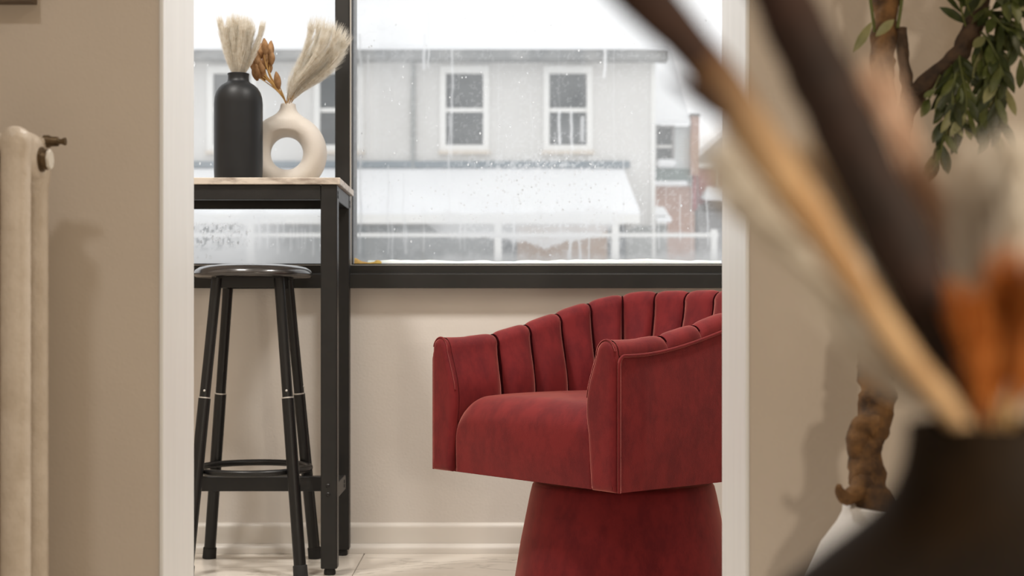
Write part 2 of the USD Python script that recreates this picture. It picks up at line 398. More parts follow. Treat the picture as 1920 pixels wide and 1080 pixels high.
def moulding(profile, x0, x1):
    """profile (y, z) run along x"""
    m = trimesh.creation.extrude_polygon(sg.Polygon(profile), x1 - x0, engine='earcut')
    v = m.vertices.copy()
    m.vertices = np.stack([x0 + v[:, 2], v[:, 0], v[:, 1]], 1)
    m.fix_normals()
    return m
q = [(YW, 0.0), (YW - 0.012, 0.0), (YW - 0.012, 0.066)] + [(YW - 0.012 * math.cos(a) * 1.0, 0.066 + 0.014 * math.sin(a)) for a in np.linspace(0, math.pi / 2, 7)][1:]
bb = struct('baseboard_back', moulding(q, XL, XR), M['baseboard'], smooth=40)
q = [(YW - 0.0125, 0.0005), (YW - 0.030, 0.0005), (YW - 0.030, 0.010)] + [(YW - 0.0125 - 0.0175 * math.cos(a), 0.010 + 0.015 * math.sin(a)) for a in np.linspace(0, math.pi / 2, 7)][1:]
sub(bb, 'shoe_moulding', moulding(q, XL, XR), M['baseboard'], smooth=40)

# window: bottom rail, mullions, head, panes
GY = YW + 0.035                                                   # plane of the glass
win = Thing('window_1', None, None, (0, YW, WZ0), kind='structure')
G0 = EYE + (VY - 495) * GY / F                                    # lower edge of the glass
MX0, MX1 = (628 - VX) * (YW - 0.02) / F, (655 - VX) * (YW - 0.02) / F
sill = moulding([(YW + 0.2, WZ0 - 0.008), (YW - 0.045, WZ0 - 0.008), (YW - 0.045, WZ0 + 0.028), (YW - 0.042, WZ0 + 0.031), (YW - 0.022, WZ0 + 0.033), (YW - 0.022, G0 - 0.006), (YW + 0.2, G0 - 0.006)], WX0, WX1)
win.part('bottom_rail', sill, M['window_metal'], world=True, smooth=25)
win.part('head_rail', box(WX0, WX1, YW - 0.03, YW + 0.2, WZ1 - 0.05, WZ1, 0.003), M['window_metal'], world=True)
for x0, x1 in ((WX0, WX0 + 0.05), (WX1 - 0.05, WX1), (0.98, 1.03)):
    win.part('side_rail' if x0 != 0.98 else 'mullion', box(x0, x1, YW - 0.02, YW + 0.2, G0 - 0.006, WZ1 - 0.05, 0.003), M['window_metal'], world=True)
win.part('mullion', box(MX0, MX1, YW - 0.02, YW + 0.2, G0 - 0.006, WZ1 - 0.05, 0.003), M['window_metal'], world=True)
# thin bead on the right of the mullion: aluminium strip and dark stop
MX2 = (663 - VX) * GY / F
win.part('glazing_bead', box(MX1, MX1 + 0.004, YW - 0.012, GY + 0.02, G0 - 0.006, WZ1 - 0.05, 0.0008), M['alu'], world=True, label='bare aluminium glazing bead')
win.part('glazing_bead', box(MX1 + 0.004, MX2, YW + 0.0, GY + 0.02, G0 - 0.006, WZ1 - 0.05, 0.0008), M['gasket'], world=True, label='black glazing bead')
for x0, x1 in ((WX0 + 0.05, MX0), (MX2, 0.98)):
    win.part('gasket', box(x0, x1, GY - 0.010, GY + 0.02, G0 - 0.006, G0 + 0.001, 0.001), M['gasket'], world=True)
    win.part('glazing_bead', box(x0, x1, YW - 0.0215, YW - 0.018, G0 - 0.006, G0 - 0.0042, 0.0005), M['alu'], world=True, label='bare aluminium glazing bead')

def blob(px, py, cx, cy, rx, ry, soft=1.0):
    return np.clip((1 - np.sqrt(((px - cx) / rx) ** 2 + ((py - cy) / ry) ** 2)) / soft, 0, 1)

def sst(x, a, b):
    t = np.clip((x - a) / (b - a), 0, 1)
    return t * t * (3 - 2 * t)

def pane(x0, x1, fine, fn, seed):
    z0, z1 = G0 - 0.003, WZ1 - 0.05
    zs = np.r_[np.arange(z0, min(z0 + 0.80, z1), fine), np.arange(z0 + 0.80, z1 + 0.04, 0.04)]
    zs[-1] = z1
    xs = np.linspace(x0, x1, int((x1 - x0) / fine) + 2)
    X, Z = np.meshgrid(xs, zs, indexing='ij')
    mesh = grid_mesh(np.stack([X, np.full_like(X, GY), Z], -1))
    PX, PY = VX + X * F / GY, VY - (Z - EYE) * F / GY
    mist = np.clip(fn(PX, PY, seed), 0.03, 0.93)
    path = win.part('pane', mesh, M['pane'], world=True, smooth=True)
    UsdGeom.PrimvarsAPI(stage.GetPrimAtPath(path)).CreatePrimvar('mist', Sdf.ValueTypeNames.FloatArray, 'vertex').Set(Vt.FloatArray.FromNumpy(mist.ravel().astype(np.float32)))
    return path

def nz(px, py, sx, sy, seed, oct_=4):
    return meshkit.fbm(np.stack([px / sx, py / sy, np.zeros_like(px) + seed], -1), oct_, seed)

def streaks(px, py, items):
    """thin runs of water: (x, y top, y bottom, width, strength)"""
    out = np.zeros_like(px)
    for k, (sx, a, b, w, s) in enumerate(items):
        wob = 3.0 * (nz(np.zeros_like(px), py, 1, 40, 11 + k, 2) - 0.5) * 2
        out = np.maximum(out, s * np.exp(-((px - sx - wob) / w) ** 2) * sst(py, a, a + 6) * (1 - sst(py, b - 8, b)))
    return out

srng = np.random.default_rng(3)
ST_R = [(675, 60, 480, 3, .45), (690, 100, 300, 2.5, .3), (795, 60, 135, 3, .55), (803, 20, 130, 2, .45), (848, 90, 300, 2.5, .4), (842, 210, 420, 2, .35), (1049, 205, 275, 3, .6), (1072, 205, 285, 3, .6), (1134, 90, 150, 3, .65), (1092, 215, 270, 4, .5), (1069, 445, 492, 3, .7), (1087, 450, 490, 3, .55), (1105, 440, 495, 2, .5), (760, 400, 480, 3, .35), (735, 410, 490, 2, .35)]
ST_R += [(float(srng.uniform(670, 1350)), float(srng.uniform(280, 420)), float(srng.uniform(420, 495)), 2.0, float(srng.uniform(.12, .4))) for _ in range(22)]
ST_R += [(float(srng.uniform(670, 1350)), float(srng.uniform(60, 260)), float(srng.uniform(260, 330)), 1.8, float(srng.uniform(.05, .2))) for _ in range(8)]
def mist_right(px, py, seed):
    n1, n2, n3 = nz(px, py, 60, 50, 1), nz(px, py, 14, 22, 2, 3), nz(px, py, 5, 5, 3, 2)
    m = 0.22 + 0.12 * (n1 - 0.5)
    edge = py + 30 * (n1 - 0.5) + 16 * (n2 - 0.5)
    # main sheet of condensation: its lower edge falls from right to left
    low = np.interp(px, [780, 820, 950, 1040, 1120, 1165, 1180], [405, 440, 450, 462, 444, 412, 395])
    m += 0.52 * sst(px, 770, 850) * (1 - sst(px, 1130, 1195)) * sst(edge, 386, 402) * (1 - sst(edge, low - 6, low + 6))
    m += 0.22 * blob(px, py, 1000, 360, 200, 60, .6) * (0.6 + n2)
    m += 0.34 * sst(edge, 466, 494) + 0.16 * sst(edge, 430, 445)
    m += 0.22 * blob(px, py, 735, 110, 80, 90, .7) * n2 + 0.18 * blob(px, py, 1010, 310, 190, 26, .6) * (n3 > .45)
    m += 0.25 * (n3 > 0.66) * (0.25 + 0.75 * blob(px, py, 1060, 370, 260, 130, .8))
    return m + streaks(px, py, ST_R) * 0.8
ST_L = [(float(srng.uniform(364, 600)), float(srng.uniform(395, 440)), float(srng.uniform(450, 495)), 2.2, float(srng.uniform(.2, .55))) for _ in range(22)]
def mist_left(px, py, seed):
    n1, n2, n3 = nz(px, py, 60, 50, 21), nz(px, py, 14, 22, 22, 3), nz(px, py, 5, 7, 23, 2)
    edge = py + 24 * (n1 - 0.5)
    m = 0.22 + 0.12 * (n1 - 0.5) + (0.42 * (1 - sst(px, 470, 560)) + 0.14) * sst(edge, 392, 408) + 0.16 * sst(edge, 440, 495)
    m -= 0.42 * (n3 > .60) * blob(px, py, 390, 440, 90, 34, .5)
    return m + streaks(px, py, ST_L) * 0.6
pr = pane(MX2 - 0.002, 0.98, 0.0031, mist_right, 1)
pl = pane(WX0 + 0.05, MX0 + 0.002, 0.0045, mist_left, 2)
pane(1.03, WX1 - 0.05, 0.03, lambda a, b, s: 0.2 + 0 * a, 3)

def drops(parent, spots, name, mat_, rmin, rmax, seed, tall=1.0, n_=1):
    r = np.random.default_rng(seed)
    ms = []
    base = trimesh.creation.icosphere(1, 1.0)
    for (px, py) in spots:
        s = r.uniform(rmin, rmax)
        b = base.copy()
        b.vertices = b.vertices * [s, s * 0.5, s * r.uniform(1, tall)] + at(px, py, GY) + np.array([0, -0.0012 - 0.0 * s, 0])
        ms.append(b)
    m = cat_(ms)
    m.vertices -= [0, YW, WZ0]
    return sub(parent, name, m, mat_, smooth=True, kind='stuff')
r_ = np.random.default_rng(5)
sp = [(r_.normal(1010, 110), r_.normal(360, 40)) for _ in range(170)] + [(r_.uniform(670, 1350), r_.uniform(30, 480)) for _ in range(130)]
sp = [(min(max(a, 672), 1352), min(max(b, 20), 480)) for a, b in sp]
drops(pr, sp, 'water_droplets', M['water'], 0.0012, 0.003, 1, 1.6)
sp = [(r_.uniform(362, 470), r_.uniform(418, 462)) for _ in range(90)] + [(r_.uniform(362, 610), r_.uniform(100, 490)) for _ in range(60)]
drops(pl, sp, 'water_droplets', M['water'], 0.0012, 0.003, 2, 2.6)

# frost ridge along the foot of the right pane, yellowed sealant in its corner
fx = np.linspace(690, 1352, 130)
h = (3 + 6 * nz(fx, fx * 0, 30, 1, 31, 4)) * 0.0013 + 0.004 * np.exp(-((fx - 1180) / 90) ** 2) + 0.003 * np.exp(-((fx - 1050) / 9) ** 2)
x = (fx - VX) * GY / F
prof = [(-0.001, 0.0), (-0.009, 0.0), (-0.0075, 0.6), (-0.004, 1.0), (-0.001, 0.9)]
V = np.stack([np.stack([x, np.full_like(x, GY + a) + 0.001 * (nz(fx, fx * 0, 7, 1, 40 + k, 2) - .5), G0 + 0.001 + b * h - 0.0], -1) for k, (a, b) in enumerate(prof)], 1)
win.part('frost', grid_mesh(V[:, ::-1]), M['frost'], world=True, smooth=40, label='white frost along the foot of the pane')
fx = np.linspace(665, 716, 40)
h = 0.010 * np.exp(-((fx - 665) / 12) ** 2) + 0.006 * np.exp(-((fx - 708) / 7) ** 2) + 0.004
x = (fx - VX) * GY / F
V = np.stack([np.stack([x, np.full_like(x, GY + a - 0.002), G0 + 0.001 + b * h * (1 + .4 * (nz(fx, fx * 0, 6, 1, 50, 3) - .5))], -1) for a, b in prof], 1)
win.part('sealant', grid_mesh(V[:, ::-1]), M['sealant'], world=True, smooth=40, label='yellowed sealant in the corner of the pane')

# ------------------------------------------------------------------ lamps that light the rooms (ceiling fittings)
for k, (nm, lx, ly, lr, li, lc, lab) in enumerate(LAMPS):
    t = Thing(nm, lab, 'lamp', (lx, ly, CEIL))
    t.part('rim', lathe([(lr + 0.005, -0.0005), (lr + 0.02, -0.0005), (lr + 0.02, -0.03), (lr + 0.014, -0.036), (lr + 0.005, -0.036), (lr + 0.005, -0.0005)]), M['lamp_metal'])
    d = UsdLux.DiskLight.Define(stage, t.path + '/lamp_light')
    d.CreateRadiusAttr(lr)
    d.CreateIntensityAttr(li)
    d.CreateColorAttr(Gf.Vec3f(*lc))
    d.AddTranslateOp().Set(Gf.Vec3d(0, 0, -0.034))

gx_, gy_, gz_, gr_, gi_, gc_ = GLOBE
t = Thing('floor_lamp', 'added unseen globe light on a pole beside the camera, brightening the foreground', 'lamp', (gx_, gy_, 0))  # fill light added out of view to brighten vase, stalks and plumes
t.part('base', lathe([(0, 0.0008), (0.11, 0.0008), (0.11, 0.012), (0.104, 0.016), (0, 0.017)], 40), M['rubber'])
t.part('pole', tube([(0, 0, 0.015), (0, 0, gz_ - gr_ - 0.02)], 0.008, 12), M['rubber'])
t.part('socket', lathe([(0, gz_ - gr_ - 0.03), (0.022, gz_ - gr_ - 0.03), (0.026, gz_ - gr_ - 0.002), (0, gz_ - gr_ - 0.002)], 24), M['rubber'])
d = UsdLux.SphereLight.Define(stage, t.path + '/globe_light')
d.CreateRadiusAttr(gr_)
d.CreateIntensityAttr(gi_)
d.CreateColorAttr(Gf.Vec3f(*gc_))
d.AddTranslateOp().Set(Gf.Vec3d(0, 0, gz_))

# ------------------------------------------------------------------ red armchair
W, D, ZB = 0.605, 0.62, 0.283
chair = Thing('swivel_armchair', 'red velvet barrel swivel armchair with channel-tufted back and round skirted base', 'armchair', (0.299, 3.282, 0.0), 129.7)
def u_outer(n):
    a = np.linspace(0, np.pi, 400)
    ex = 2.5
    c, s = np.cos(a), np.sin(a)
    arc = np.stack([-np.sign(c) * np.abs(c) ** (2 / ex) * W / 2, -0.0 - np.abs(s) ** (2 / ex) * D / 2], -1)
    P = np.vstack([[-W / 2, D / 2], [-W / 2, 0.0], arc[1:-1], [W / 2, 0.0], [W / 2, D / 2]])
    t = np.r_[0, np.cumsum(np.linalg.norm(np.diff(P, axis=0), axis=1))]
    tt = np.linspace(0, t[-1], n)
    return np.stack([np.interp(tt, t, P[:, 0]), np.interp(tt, t, P[:, 1])], -1), t[-1]
NS = 265
UP, ULEN = u_outer(NS)
T = np.gradient(UP, axis=0); T /= np.linalg.norm(T, axis=1, keepdims=True)
INW = np.stack([-T[:, 1], T[:, 0]], -1)                              # towards the seat
if (INW[NS // 2] @ -UP[NS // 2]) < 0:
    INW = -INW
S = np.linspace(0, 1, NS)
SYM = np.minimum(S, 1 - S) * 2
HT = 0.588 + 0.112 * sst(SYM, 0.03, 0.80)
THK = 0.070 + 0.035 * sst(SYM, 0.25, 0.8)
PIPE = 0.030
NCH = 15
ch_edges = np.r_[0, 0.090, np.linspace(0.090, 0.910, NCH - 1)[1:-1], 0.910, 1]
# cross profile from the piping over the top and down inside: (fraction of thickness, height rule)
def profile(th, ht, bulge):
    pts = []
    rt = 0.052                                                       # width of the rounded top
    for a in np.linspace(0, np.pi, 11):
        pts.append((rt / 2 - np.cos(a) * rt / 2 + 0.003, ht - PIPE + np.sin(a) * (PIPE + 0.0)))
    z0 = ht - PIPE
    zi = np.linspace(z0, 0.40, 10)[1:]
    for z in zi:
        k = (z0 - z) / (z0 - 0.40)
        pts.append((rt + 0.003 + (th - rt) * sst(k, 0, 1.0) + 0.012 * np.sin(np.pi * min(k * 1.0, 1)), z))
    P = np.array(pts)
    Tn = np.gradient(P, axis=0); Tn /= np.linalg.norm(Tn, axis=1, keepdims=True)
    Nn = np.stack([-Tn[:, 1], Tn[:, 0]], -1)
    w = np.r_[0.06, 0.14, np.full(8, 0.24), np.linspace(0.32, 1.0, 5), np.ones(len(P) - 15)]
    return P + Nn * (bulge * w)[:, None]
for c in range(NCH):
    a, b = ch_edges[c], ch_edges[c + 1]
    us = np.linspace(0, 1, 17)
    us = 0.5 - 0.5 * np.cos(np.pi * us)
    rows = []
    for u in us:
        s = a + (b - a) * u
        i = s * (NS - 1)
        o = np.array([np.interp(i, np.arange(NS), UP[:, k]) for k in (0, 1)])
        nn = np.array([np.interp(i, np.arange(NS), INW[:, k]) for k in (0, 1)]); nn /= np.linalg.norm(nn)
        bul = -0.034 + 0.046 * (1 - abs(2 * u - 1) ** 4.0) ** 0.6
        if (c == 0 and u < .5) or (c == NCH - 1 and u > .5):
            bul = 0.008
        P = profile(np.interp(s, S, THK), np.interp(s, S, HT), bul)
        rows.append(np.stack([o[0] + nn[0] * P[:, 0], o[1] + nn[1] * P[:, 0], P[:, 1]], -1))
    g = grid_mesh(np.array(rows))
    if g.face_normals[len(g.faces) // 2 - 6] @ np.r_[INW[int((a + b) / 2 * (NS - 1))], 0.3] < 0:
        g.invert()
    chair.part('channel', g, M['velvet'], smooth=55)
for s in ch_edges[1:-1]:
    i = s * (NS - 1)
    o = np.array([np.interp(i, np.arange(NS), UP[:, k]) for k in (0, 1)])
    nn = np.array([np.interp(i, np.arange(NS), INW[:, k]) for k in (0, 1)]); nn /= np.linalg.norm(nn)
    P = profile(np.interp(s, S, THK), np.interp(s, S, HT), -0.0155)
    chair.part('seam', tube(spline(np.stack([o[0] + nn[0] * P[:, 0], o[1] + nn[1] * P[:, 0], P[:, 1]], -1)[2:], 50), np.r_[np.linspace(0.0012, 0.0045, 25), np.full(25, 0.0045)], 8), M['seam'], smooth=60, label='near-black strip painting the shade in the groove between two channels')  # dark tubes laid in the grooves paint their shade
# outer shell below the piping
zs = np.linspace(0, 1, 12)
rows = []
for i in range(NS):
    z = ZB + (HT[i] - PIPE - ZB) * zs
    bul = 0.007 * np.sin(np.pi * zs) ** 0.7 * min(1, SYM[i] * 12) - 0.004 * (1 - zs) ** 3
    rows.append(np.stack([UP[i, 0] - INW[i, 0] * bul, UP[i, 1] - INW[i, 1] * bul, z], -1))
g = grid_mesh(np.array(rows))
if g.face_normals[len(g.faces) // 4] @ np.r_[-INW[NS // 2], 0] < 0:
    g.invert()
chair.part('outer_panel', g, M['velvet'], smooth=60)
# underside
pl2 = sg.Polygon(np.vstack([UP, UP[:1]])).buffer(-0.004)
mbt = trimesh.creation.extrude_polygon(pl2, 0.014, engine='earcut'); mbt.apply_translation([0, 0, ZB - 0.001])
chair.part('bottom_panel', mbt, M['velvet'], smooth=30)
# arm fronts: the cross section closed towards the viewer, softly domed
for side in (-1, 1):
    P = profile(THK[0], HT[0], 0.008)
    poly = np.vstack([[0.0, ZB], [0.0, HT[0] - PIPE - 0.004], P, [THK[0] + 0.002, ZB]])
    sh = sg.Polygon(poly).buffer(0)
    rings, c0 = [], 0.006
    layers = [(-0.007, -0.03), (-0.003, -0.004), (0.0, 0.006), (-0.003, 0.012), (-0.008, 0.0155), (-0.016, 0.017)]
    n = 90
    for off, yy in layers:
        r = sh.buffer(off, join_style=1).exterior if off else sh.exterior
        pts = np.array([r.interpolate(t, normalized=True).coords[0] for t in np.linspace(0, 1, n, endpoint=False)])
        rings.append(np.stack([pts[:, 0], np.full(n, yy), pts[:, 1]], -1))
    # align the rings' starting points
    for k in range(1, len(rings)):
        kk = np.argmin(np.linalg.norm(rings[k][:, [0, 2]] - rings[0][0, [0, 2]], axis=1))
        rings[k] = np.roll(rings[k], -kk, axis=0)
    V = np.array(rings); V = np.concatenate([V, V[:, :1]], 1)
    g = grid_mesh(V)
    cen = rings[-1].mean(0)
    capv = np.vstack([rings[-1], cen[None]])
    capf = [[k, (k + 1) % n, n] for k in range(n)]
    g = cat_([g, trimesh.Trimesh(capv, capf, process=False)])
    v = g.vertices
    g.vertices = np.stack([side * (W / 2 - v[:, 0]), D / 2 + v[:, 1], v[:, 2]], 1)
    g.merge_vertices(); g.fix_normals()
    chair.part('arm_front', g, M['velvet'], smooth=50)
# piping along the outer top edge and down both front edges
top = np.column_stack([UP - INW * 0.003, HT - PIPE])
p0 = [[-W / 2 - 0.003, D / 2 + 0.005, z] for z in np.linspace(ZB, HT[0] - PIPE - 0.02, 14)]
p1 = [[W / 2 + 0.003, D / 2 + 0.005, z] for z in np.linspace(HT[-1] - PIPE - 0.02, ZB, 14)]
ar0 = [[-W / 2 - 0.003, D / 2 + 0.005 - 0.016 * (1 - math.cos(a)), HT[0] - PIPE - 0.02 + 0.02 * math.sin(a)] for a in np.linspace(0.2, 1.5, 6)]
ar1 = [[W / 2 + 0.003, D / 2 + 0.005 - 0.016 * (1 - math.cos(a)), HT[0] - PIPE - 0.02 + 0.02 * math.sin(a)] for a in np.linspace(1.5, 0.2, 6)]
keep = top[(S > 0.018) & (S < 0.982)][::2]
chair.part('piping', tube(np.vstack([p0, ar0, keep, ar1, p1]), 0.0034, 8), M['velvet'], smooth=60)
# second welt on the arm front: over the arm, from the inner edge to the outer
for side in (-1, 1):
    P = profile(THK[0], HT[0], 0.0075)[1:16]
    pts = np.stack([side * (W / 2 - P[:, 0]), np.full(len(P), D / 2 + 0.0095), P[:, 1]], -1)
    chair.part('welt', tube(spline(pts, 30), 0.0022, 6), M['velvet'], smooth=60)
# seat cushion
SX = W / 2 - THK[0] - 0.003
ZS, RXC, RYC = 0.453, 0.062, 0.058
def drop(d, r):
    d = np.clip(d, 0, r)
    return r - np.sqrt(np.maximum(r * r - d * d, 0))
xs = SX * np.sin(np.linspace(-np.pi / 2, np.pi / 2, 61))
rows = []
for x in xs:
    dx = drop(abs(x) - (SX - RXC), RXC)
    yf = D / 2 + 0.004 - drop(abs(x) - (SX - 0.012), 0.012) * 0.8
    zt_ = ZS - dx + 0.010 * math.cos(x / SX * 1.5)
    zf = zt_ - min(RYC, zt_ - ZB - 0.05)
    col = [(x, yf, z) for z in np.linspace(ZB + 0.001, zf, 12)[:-1]]
    col += [(x, yf - RYC + RYC * math.cos(a), zf + RYC * math.sin(a)) for a in np.linspace(0, np.pi / 2, 12)]
    col += [(x, y, zt_ + 0.004 * math.sin((yf - y) / 0.45 * np.pi)) for y in np.linspace(yf - RYC, -0.2, 10)[1:]]
    col = np.array(col)
    col[:, 1] += 0.012 * math.cos(x / SX * 1.5) * np.sin(np.clip((col[:, 2] - ZB) / (ZS - ZB), 0, 1) * np.pi) * sst(col[:, 1], 0.2, 0.31)
    rows.append(col)
V = np.array(rows)
g = grid_mesh(V)
if g.face_normals[len(g.faces) // 4][1] < 0:
    g.invert()
pcs = [g]
for e in (0, -1):
    dn = V[e].copy(); dn[:, 2] = ZB + 0.001
    pcs.append(grid_mesh(np.array([V[e], dn])))
cm = cat_(pcs)
chair.part('seat_cushion', cm, M['velvet'], smooth=50)
chair.part('swivel_plate', lathe([(0, 0.262), (0.12, 0.262), (0.12, ZB - 0.0012), (0, ZB - 0.0012)], 40), M['black_steel'])
PR = [(0, 0.0), (0.248, 0.0), (0.254, 0.006), (0.252, 0.02), (0.236, 0.12), (0.214, 0.23), (0.209, 0.250), (0.203, 0.259), (0.19, 0.263), (0, 0.263)]
chair.part('pedestal', lathe(PR, 96), M['velvet'], smooth=40)

# ------------------------------------------------------------------ bar table
TX1, TX0 = (632 - VX) * 3.5 / F, -1.42
TY0, TY1, TH = 3.5, 3.832, 0.98
tbl = Thing('bar_table', 'tall bar table with black square-tube legs and marbled light top', 'table', ((TX0 + TX1) / 2, (TY0 + TY1) / 2, 0))
UZ = TH - 0.0165
top_m = box(TX0 - 0.002, TX1 + 0.008, TY0 - 0.006, TY1 + 0.004, UZ, TH, 0.0012)
tbl.part('tabletop', top_m, M['edge_wood'], world=True)
LG = 0.0405
for x0 in (TX1 - LG, TX0):
    for y0 in (TY0, TY1 - LG):
        lp = tbl.part('leg', box(x0, x0 + LG, y0, y0 + LG, 0.017, UZ - 0.0003, 0.0022), M['black_steel'], world=True)
        c = lathe([(0, 0.0), (0.013, 0.0), (0.015, 0.003), (0.0145, 0.010), (0.012, 0.0168), (0, 0.0168)], 20, (x0 + LG / 2, y0 + LG / 2, 0))
        c.vertices -= tbl.loc
        sub(lp, 'levelling_foot', c, M['rubber'])
        if y0 == TY0 and x0 > -1:
            for zz in (0.2215, 0.2005):
                b = lathe([(0, 0.0), (0.0052, 0.0), (0.0052, 0.0012), (0.004, 0.0022), (0.0018, 0.0022), (0.0016, 0.0008), (0, 0.0008)], 18)
                b.apply_transform(trimesh.transformations.rotation_matrix(math.pi / 2, [1, 0, 0]))
                b.apply_translation(np.array([x0 + 0.018, y0 - 0.0002, zz]) - tbl.loc)
                sub(lp, 'bolt', b, M['stool_steel'])
RZ0, RZ1 = UZ - 0.0372, UZ - 0.001
for y0 in (TY0 + 0.001, TY1 - LG + 0.001):
    tbl.part('apron_rail', box(TX0 + LG, TX1 - LG, y0, y0 + 0.020, RZ0, RZ1, 0.0015), M['black_steel'], world=True)
for x0 in (TX0 + 0.0105, TX1 - 0.0305):
    tbl.part('apron_rail', box(x0, x0 + 0.0295, TY0 + LG, TY1 - LG, RZ0, RZ1, 0.0015), M['black_steel'], world=True)
SY = 3.665
tbl.part('stretcher', box(TX0 + 0.03, TX1 - 0.0255, SY, SY + 0.03, 0.1885, 0.2262, 0.0015), M['black_steel'], world=True)
for x0 in (TX0 + 0.0005, TX1 - 0.025):
    br = tbl.part('side_stretcher', box(x0, x0 + 0.0245, TY0 + LG, SY + 0.045, 0.1885, 0.2262, 0.0015), M['black_steel'], world=True)
# bolt heads on the right side faces
for yy, zz in ((TY0 + 0.02, 0.945), (TY0 + 0.02, 0.935), (TY1 - 0.02, 0.945), (TY1 - 0.02, 0.935), (SY + 0.01, 0.213), (SY + 0.01, 0.202)):
    b = lathe([(0, 0.0), (0.005, 0.0), (0.005, 0.0012), (0.0035, 0.002), (0, 0.002)], 14)
    b.apply_transform(trimesh.transformations.rotation_matrix(math.pi / 2, [0, 1, 0]))
    b.apply_translation([TX1 - (0.0 if zz > .5 else 0.0005), yy, zz])
    tbl.part('bolt', b, M['stool_steel'], world=True)

# ------------------------------------------------------------------ stool
SC = np.array([-0.611, 3.62, 0])
stl = Thing('bar_stool', 'black metal bar stool with round glossy seat and ring footrest', 'stool', SC)
SR, SZ = 0.1495, 0.772
stl.part('seat', lathe([(0, SZ - 0.030), (SR - 0.018, SZ - 0.0345), (SR - 0.006, SZ - 0.034), (SR - 0.0005, SZ - 0.029), (SR, SZ - 0.024), (SR - 0.004, SZ - 0.016), (SR - 0.016, SZ - 0.0085), (SR - 0.035, SZ - 0.0045), (0.08, SZ - 0.001), (0.04, SZ), (0, SZ)], 72), M['seat_leather'], smooth=50)
z0 = SZ - 0.033
ap = []
for k in range(4):
    b = box(-0.078, 0.078, -0.080, -0.072, z0 - 0.028, z0 + 0.0, 0.001)
    b.apply_transform(trimesh.transformations.rotation_matrix(k * math.pi / 2, [0, 0, 1]))
    ap.append(b)
for b in ap:
    stl.part('apron', b, M['stool_steel'])
RINGZ = 0.2535
for sx, sy in ((-1, -1), (1, -1), (-1, 1), (1, 1)):
    def pt(z):
        h = 0.0775 + (0.140 - 0.0775) * (0.735 - z) / 0.735
        return np.array([sx * h, sy * h, z])
    lg = stl.part('leg', tube([pt(0.735), pt(0.60), pt(0.436)], 0.0132, 18), M['stool_steel'], smooth=50)
    sub(lg, 'lower_leg', tube([pt(0.4365), pt(0.25), pt(0.0035)], 0.0152, 18), M['stool_steel'], smooth=50)
    sub(lg, 'collar', tube([pt(0.4395), pt(0.4365)], 0.0146, 18), M['alu'], smooth=50, label='bare metal edge of the telescoping joint')
    bt = trimesh.creation.icosphere(1, 0.0032); bt.apply_translation(pt(0.456) + np.array([0, -0.0128, 0]) if sy < 0 else pt(0.456) + np.array([sx * 0.0128, 0, 0]))
    sub(lg, 'spring_button', bt, M['alu'])
    sub(lg, 'foot_cap', tube([pt(0.030), pt(0.0285), pt(0.012), pt(0.001)], [0.0158, 0.0175, 0.0178, 0.0182], 18), M['rubber'], smooth=50)
ang = np.linspace(0, 2 * np.pi, 73)
stl.part('footrest_ring', tube(np.stack([0.1425 * np.cos(ang), 0.1425 * np.sin(ang), np.full(73, RINGZ)], -1), 0.0085, 12, caps=False), M['stool_steel'], smooth=60)

# ------------------------------------------------------------------ vases on the table
dv = at(447, 340, 3.60); dv[2] = TH
vase = Thing('bottle_vase', 'tall matte charcoal bottle-shaped vase on the bar table', 'vase', dv)
k = 3.60 / F
P = [(0, 0.001), (0.052, 0.001), (0.0575, 0.003), (0.0605, 0.010), (0.0612, 0.03), (0.0612, 0.196), (0.0600, 0.211), (0.0560, 0.225), (0.0490, 0.2365), (0.040, 0.2445), (0.0315, 0.2495), (0.0275, 0.2535), (0.0262, 0.2595), (0.0262, 0.268), (0.0275, 0.2715), (0.0270, 0.2732), (0.0245, 0.273), (0.0232, 0.269), (0.0232, 0.255), (0.05, 0.225), (0.056, 0.19), (0.056, 0.01), (0, 0.008)]
vase.part('body', lathe(P, 80), M['dark_vase'], smooth=50)

RV = at(538, 288, 3.72)
ring = Thing('ring_vase', 'off-white ceramic ring vase with a round hole, beside the charcoal bottle vase', 'vase', (RV[0], RV[1], TH))
zc = RV[2] - TH
def f_ring(G):
    x, y, z = G[..., 0], G[..., 1], G[..., 2] - zc
    rr = np.sqrt(x * x + z * z)
    R = 0.0735
    a = rr - R
    tor = 0.031 - np.sqrt(a * a + (y * 0.80) ** 2)
    hh = np.clip((z - 0.085) / 0.05, 0, 1)
    rn = 0.0195 + 0.020 * (1 - hh) ** 2.2
    neck = np.minimum(rn - np.sqrt((x - 0.003) ** 2 + y * y), np.minimum(0.1315 - z, z - 0.06))
    d = smax(tor, neck, 0.016)
    hole = 0.0150 - np.sqrt((x - 0.003) ** 2 + y * y)
    d = np.where(z > 0.075, np.minimum(d, -hole), d)
    return np.minimum(d, G[..., 2] - 0.0)
rm = level(f_ring, [-0.115, -0.05, -0.006], [0.115, 0.05, zc + 0.14], 0.004)
trimesh.smoothing.filter_taubin(rm, iterations=8)
rm.vertices[:, 2] = np.maximum(rm.vertices[:, 2], 0.0006)
ring.part('body', rm, M['white_ceramic'], smooth=True)

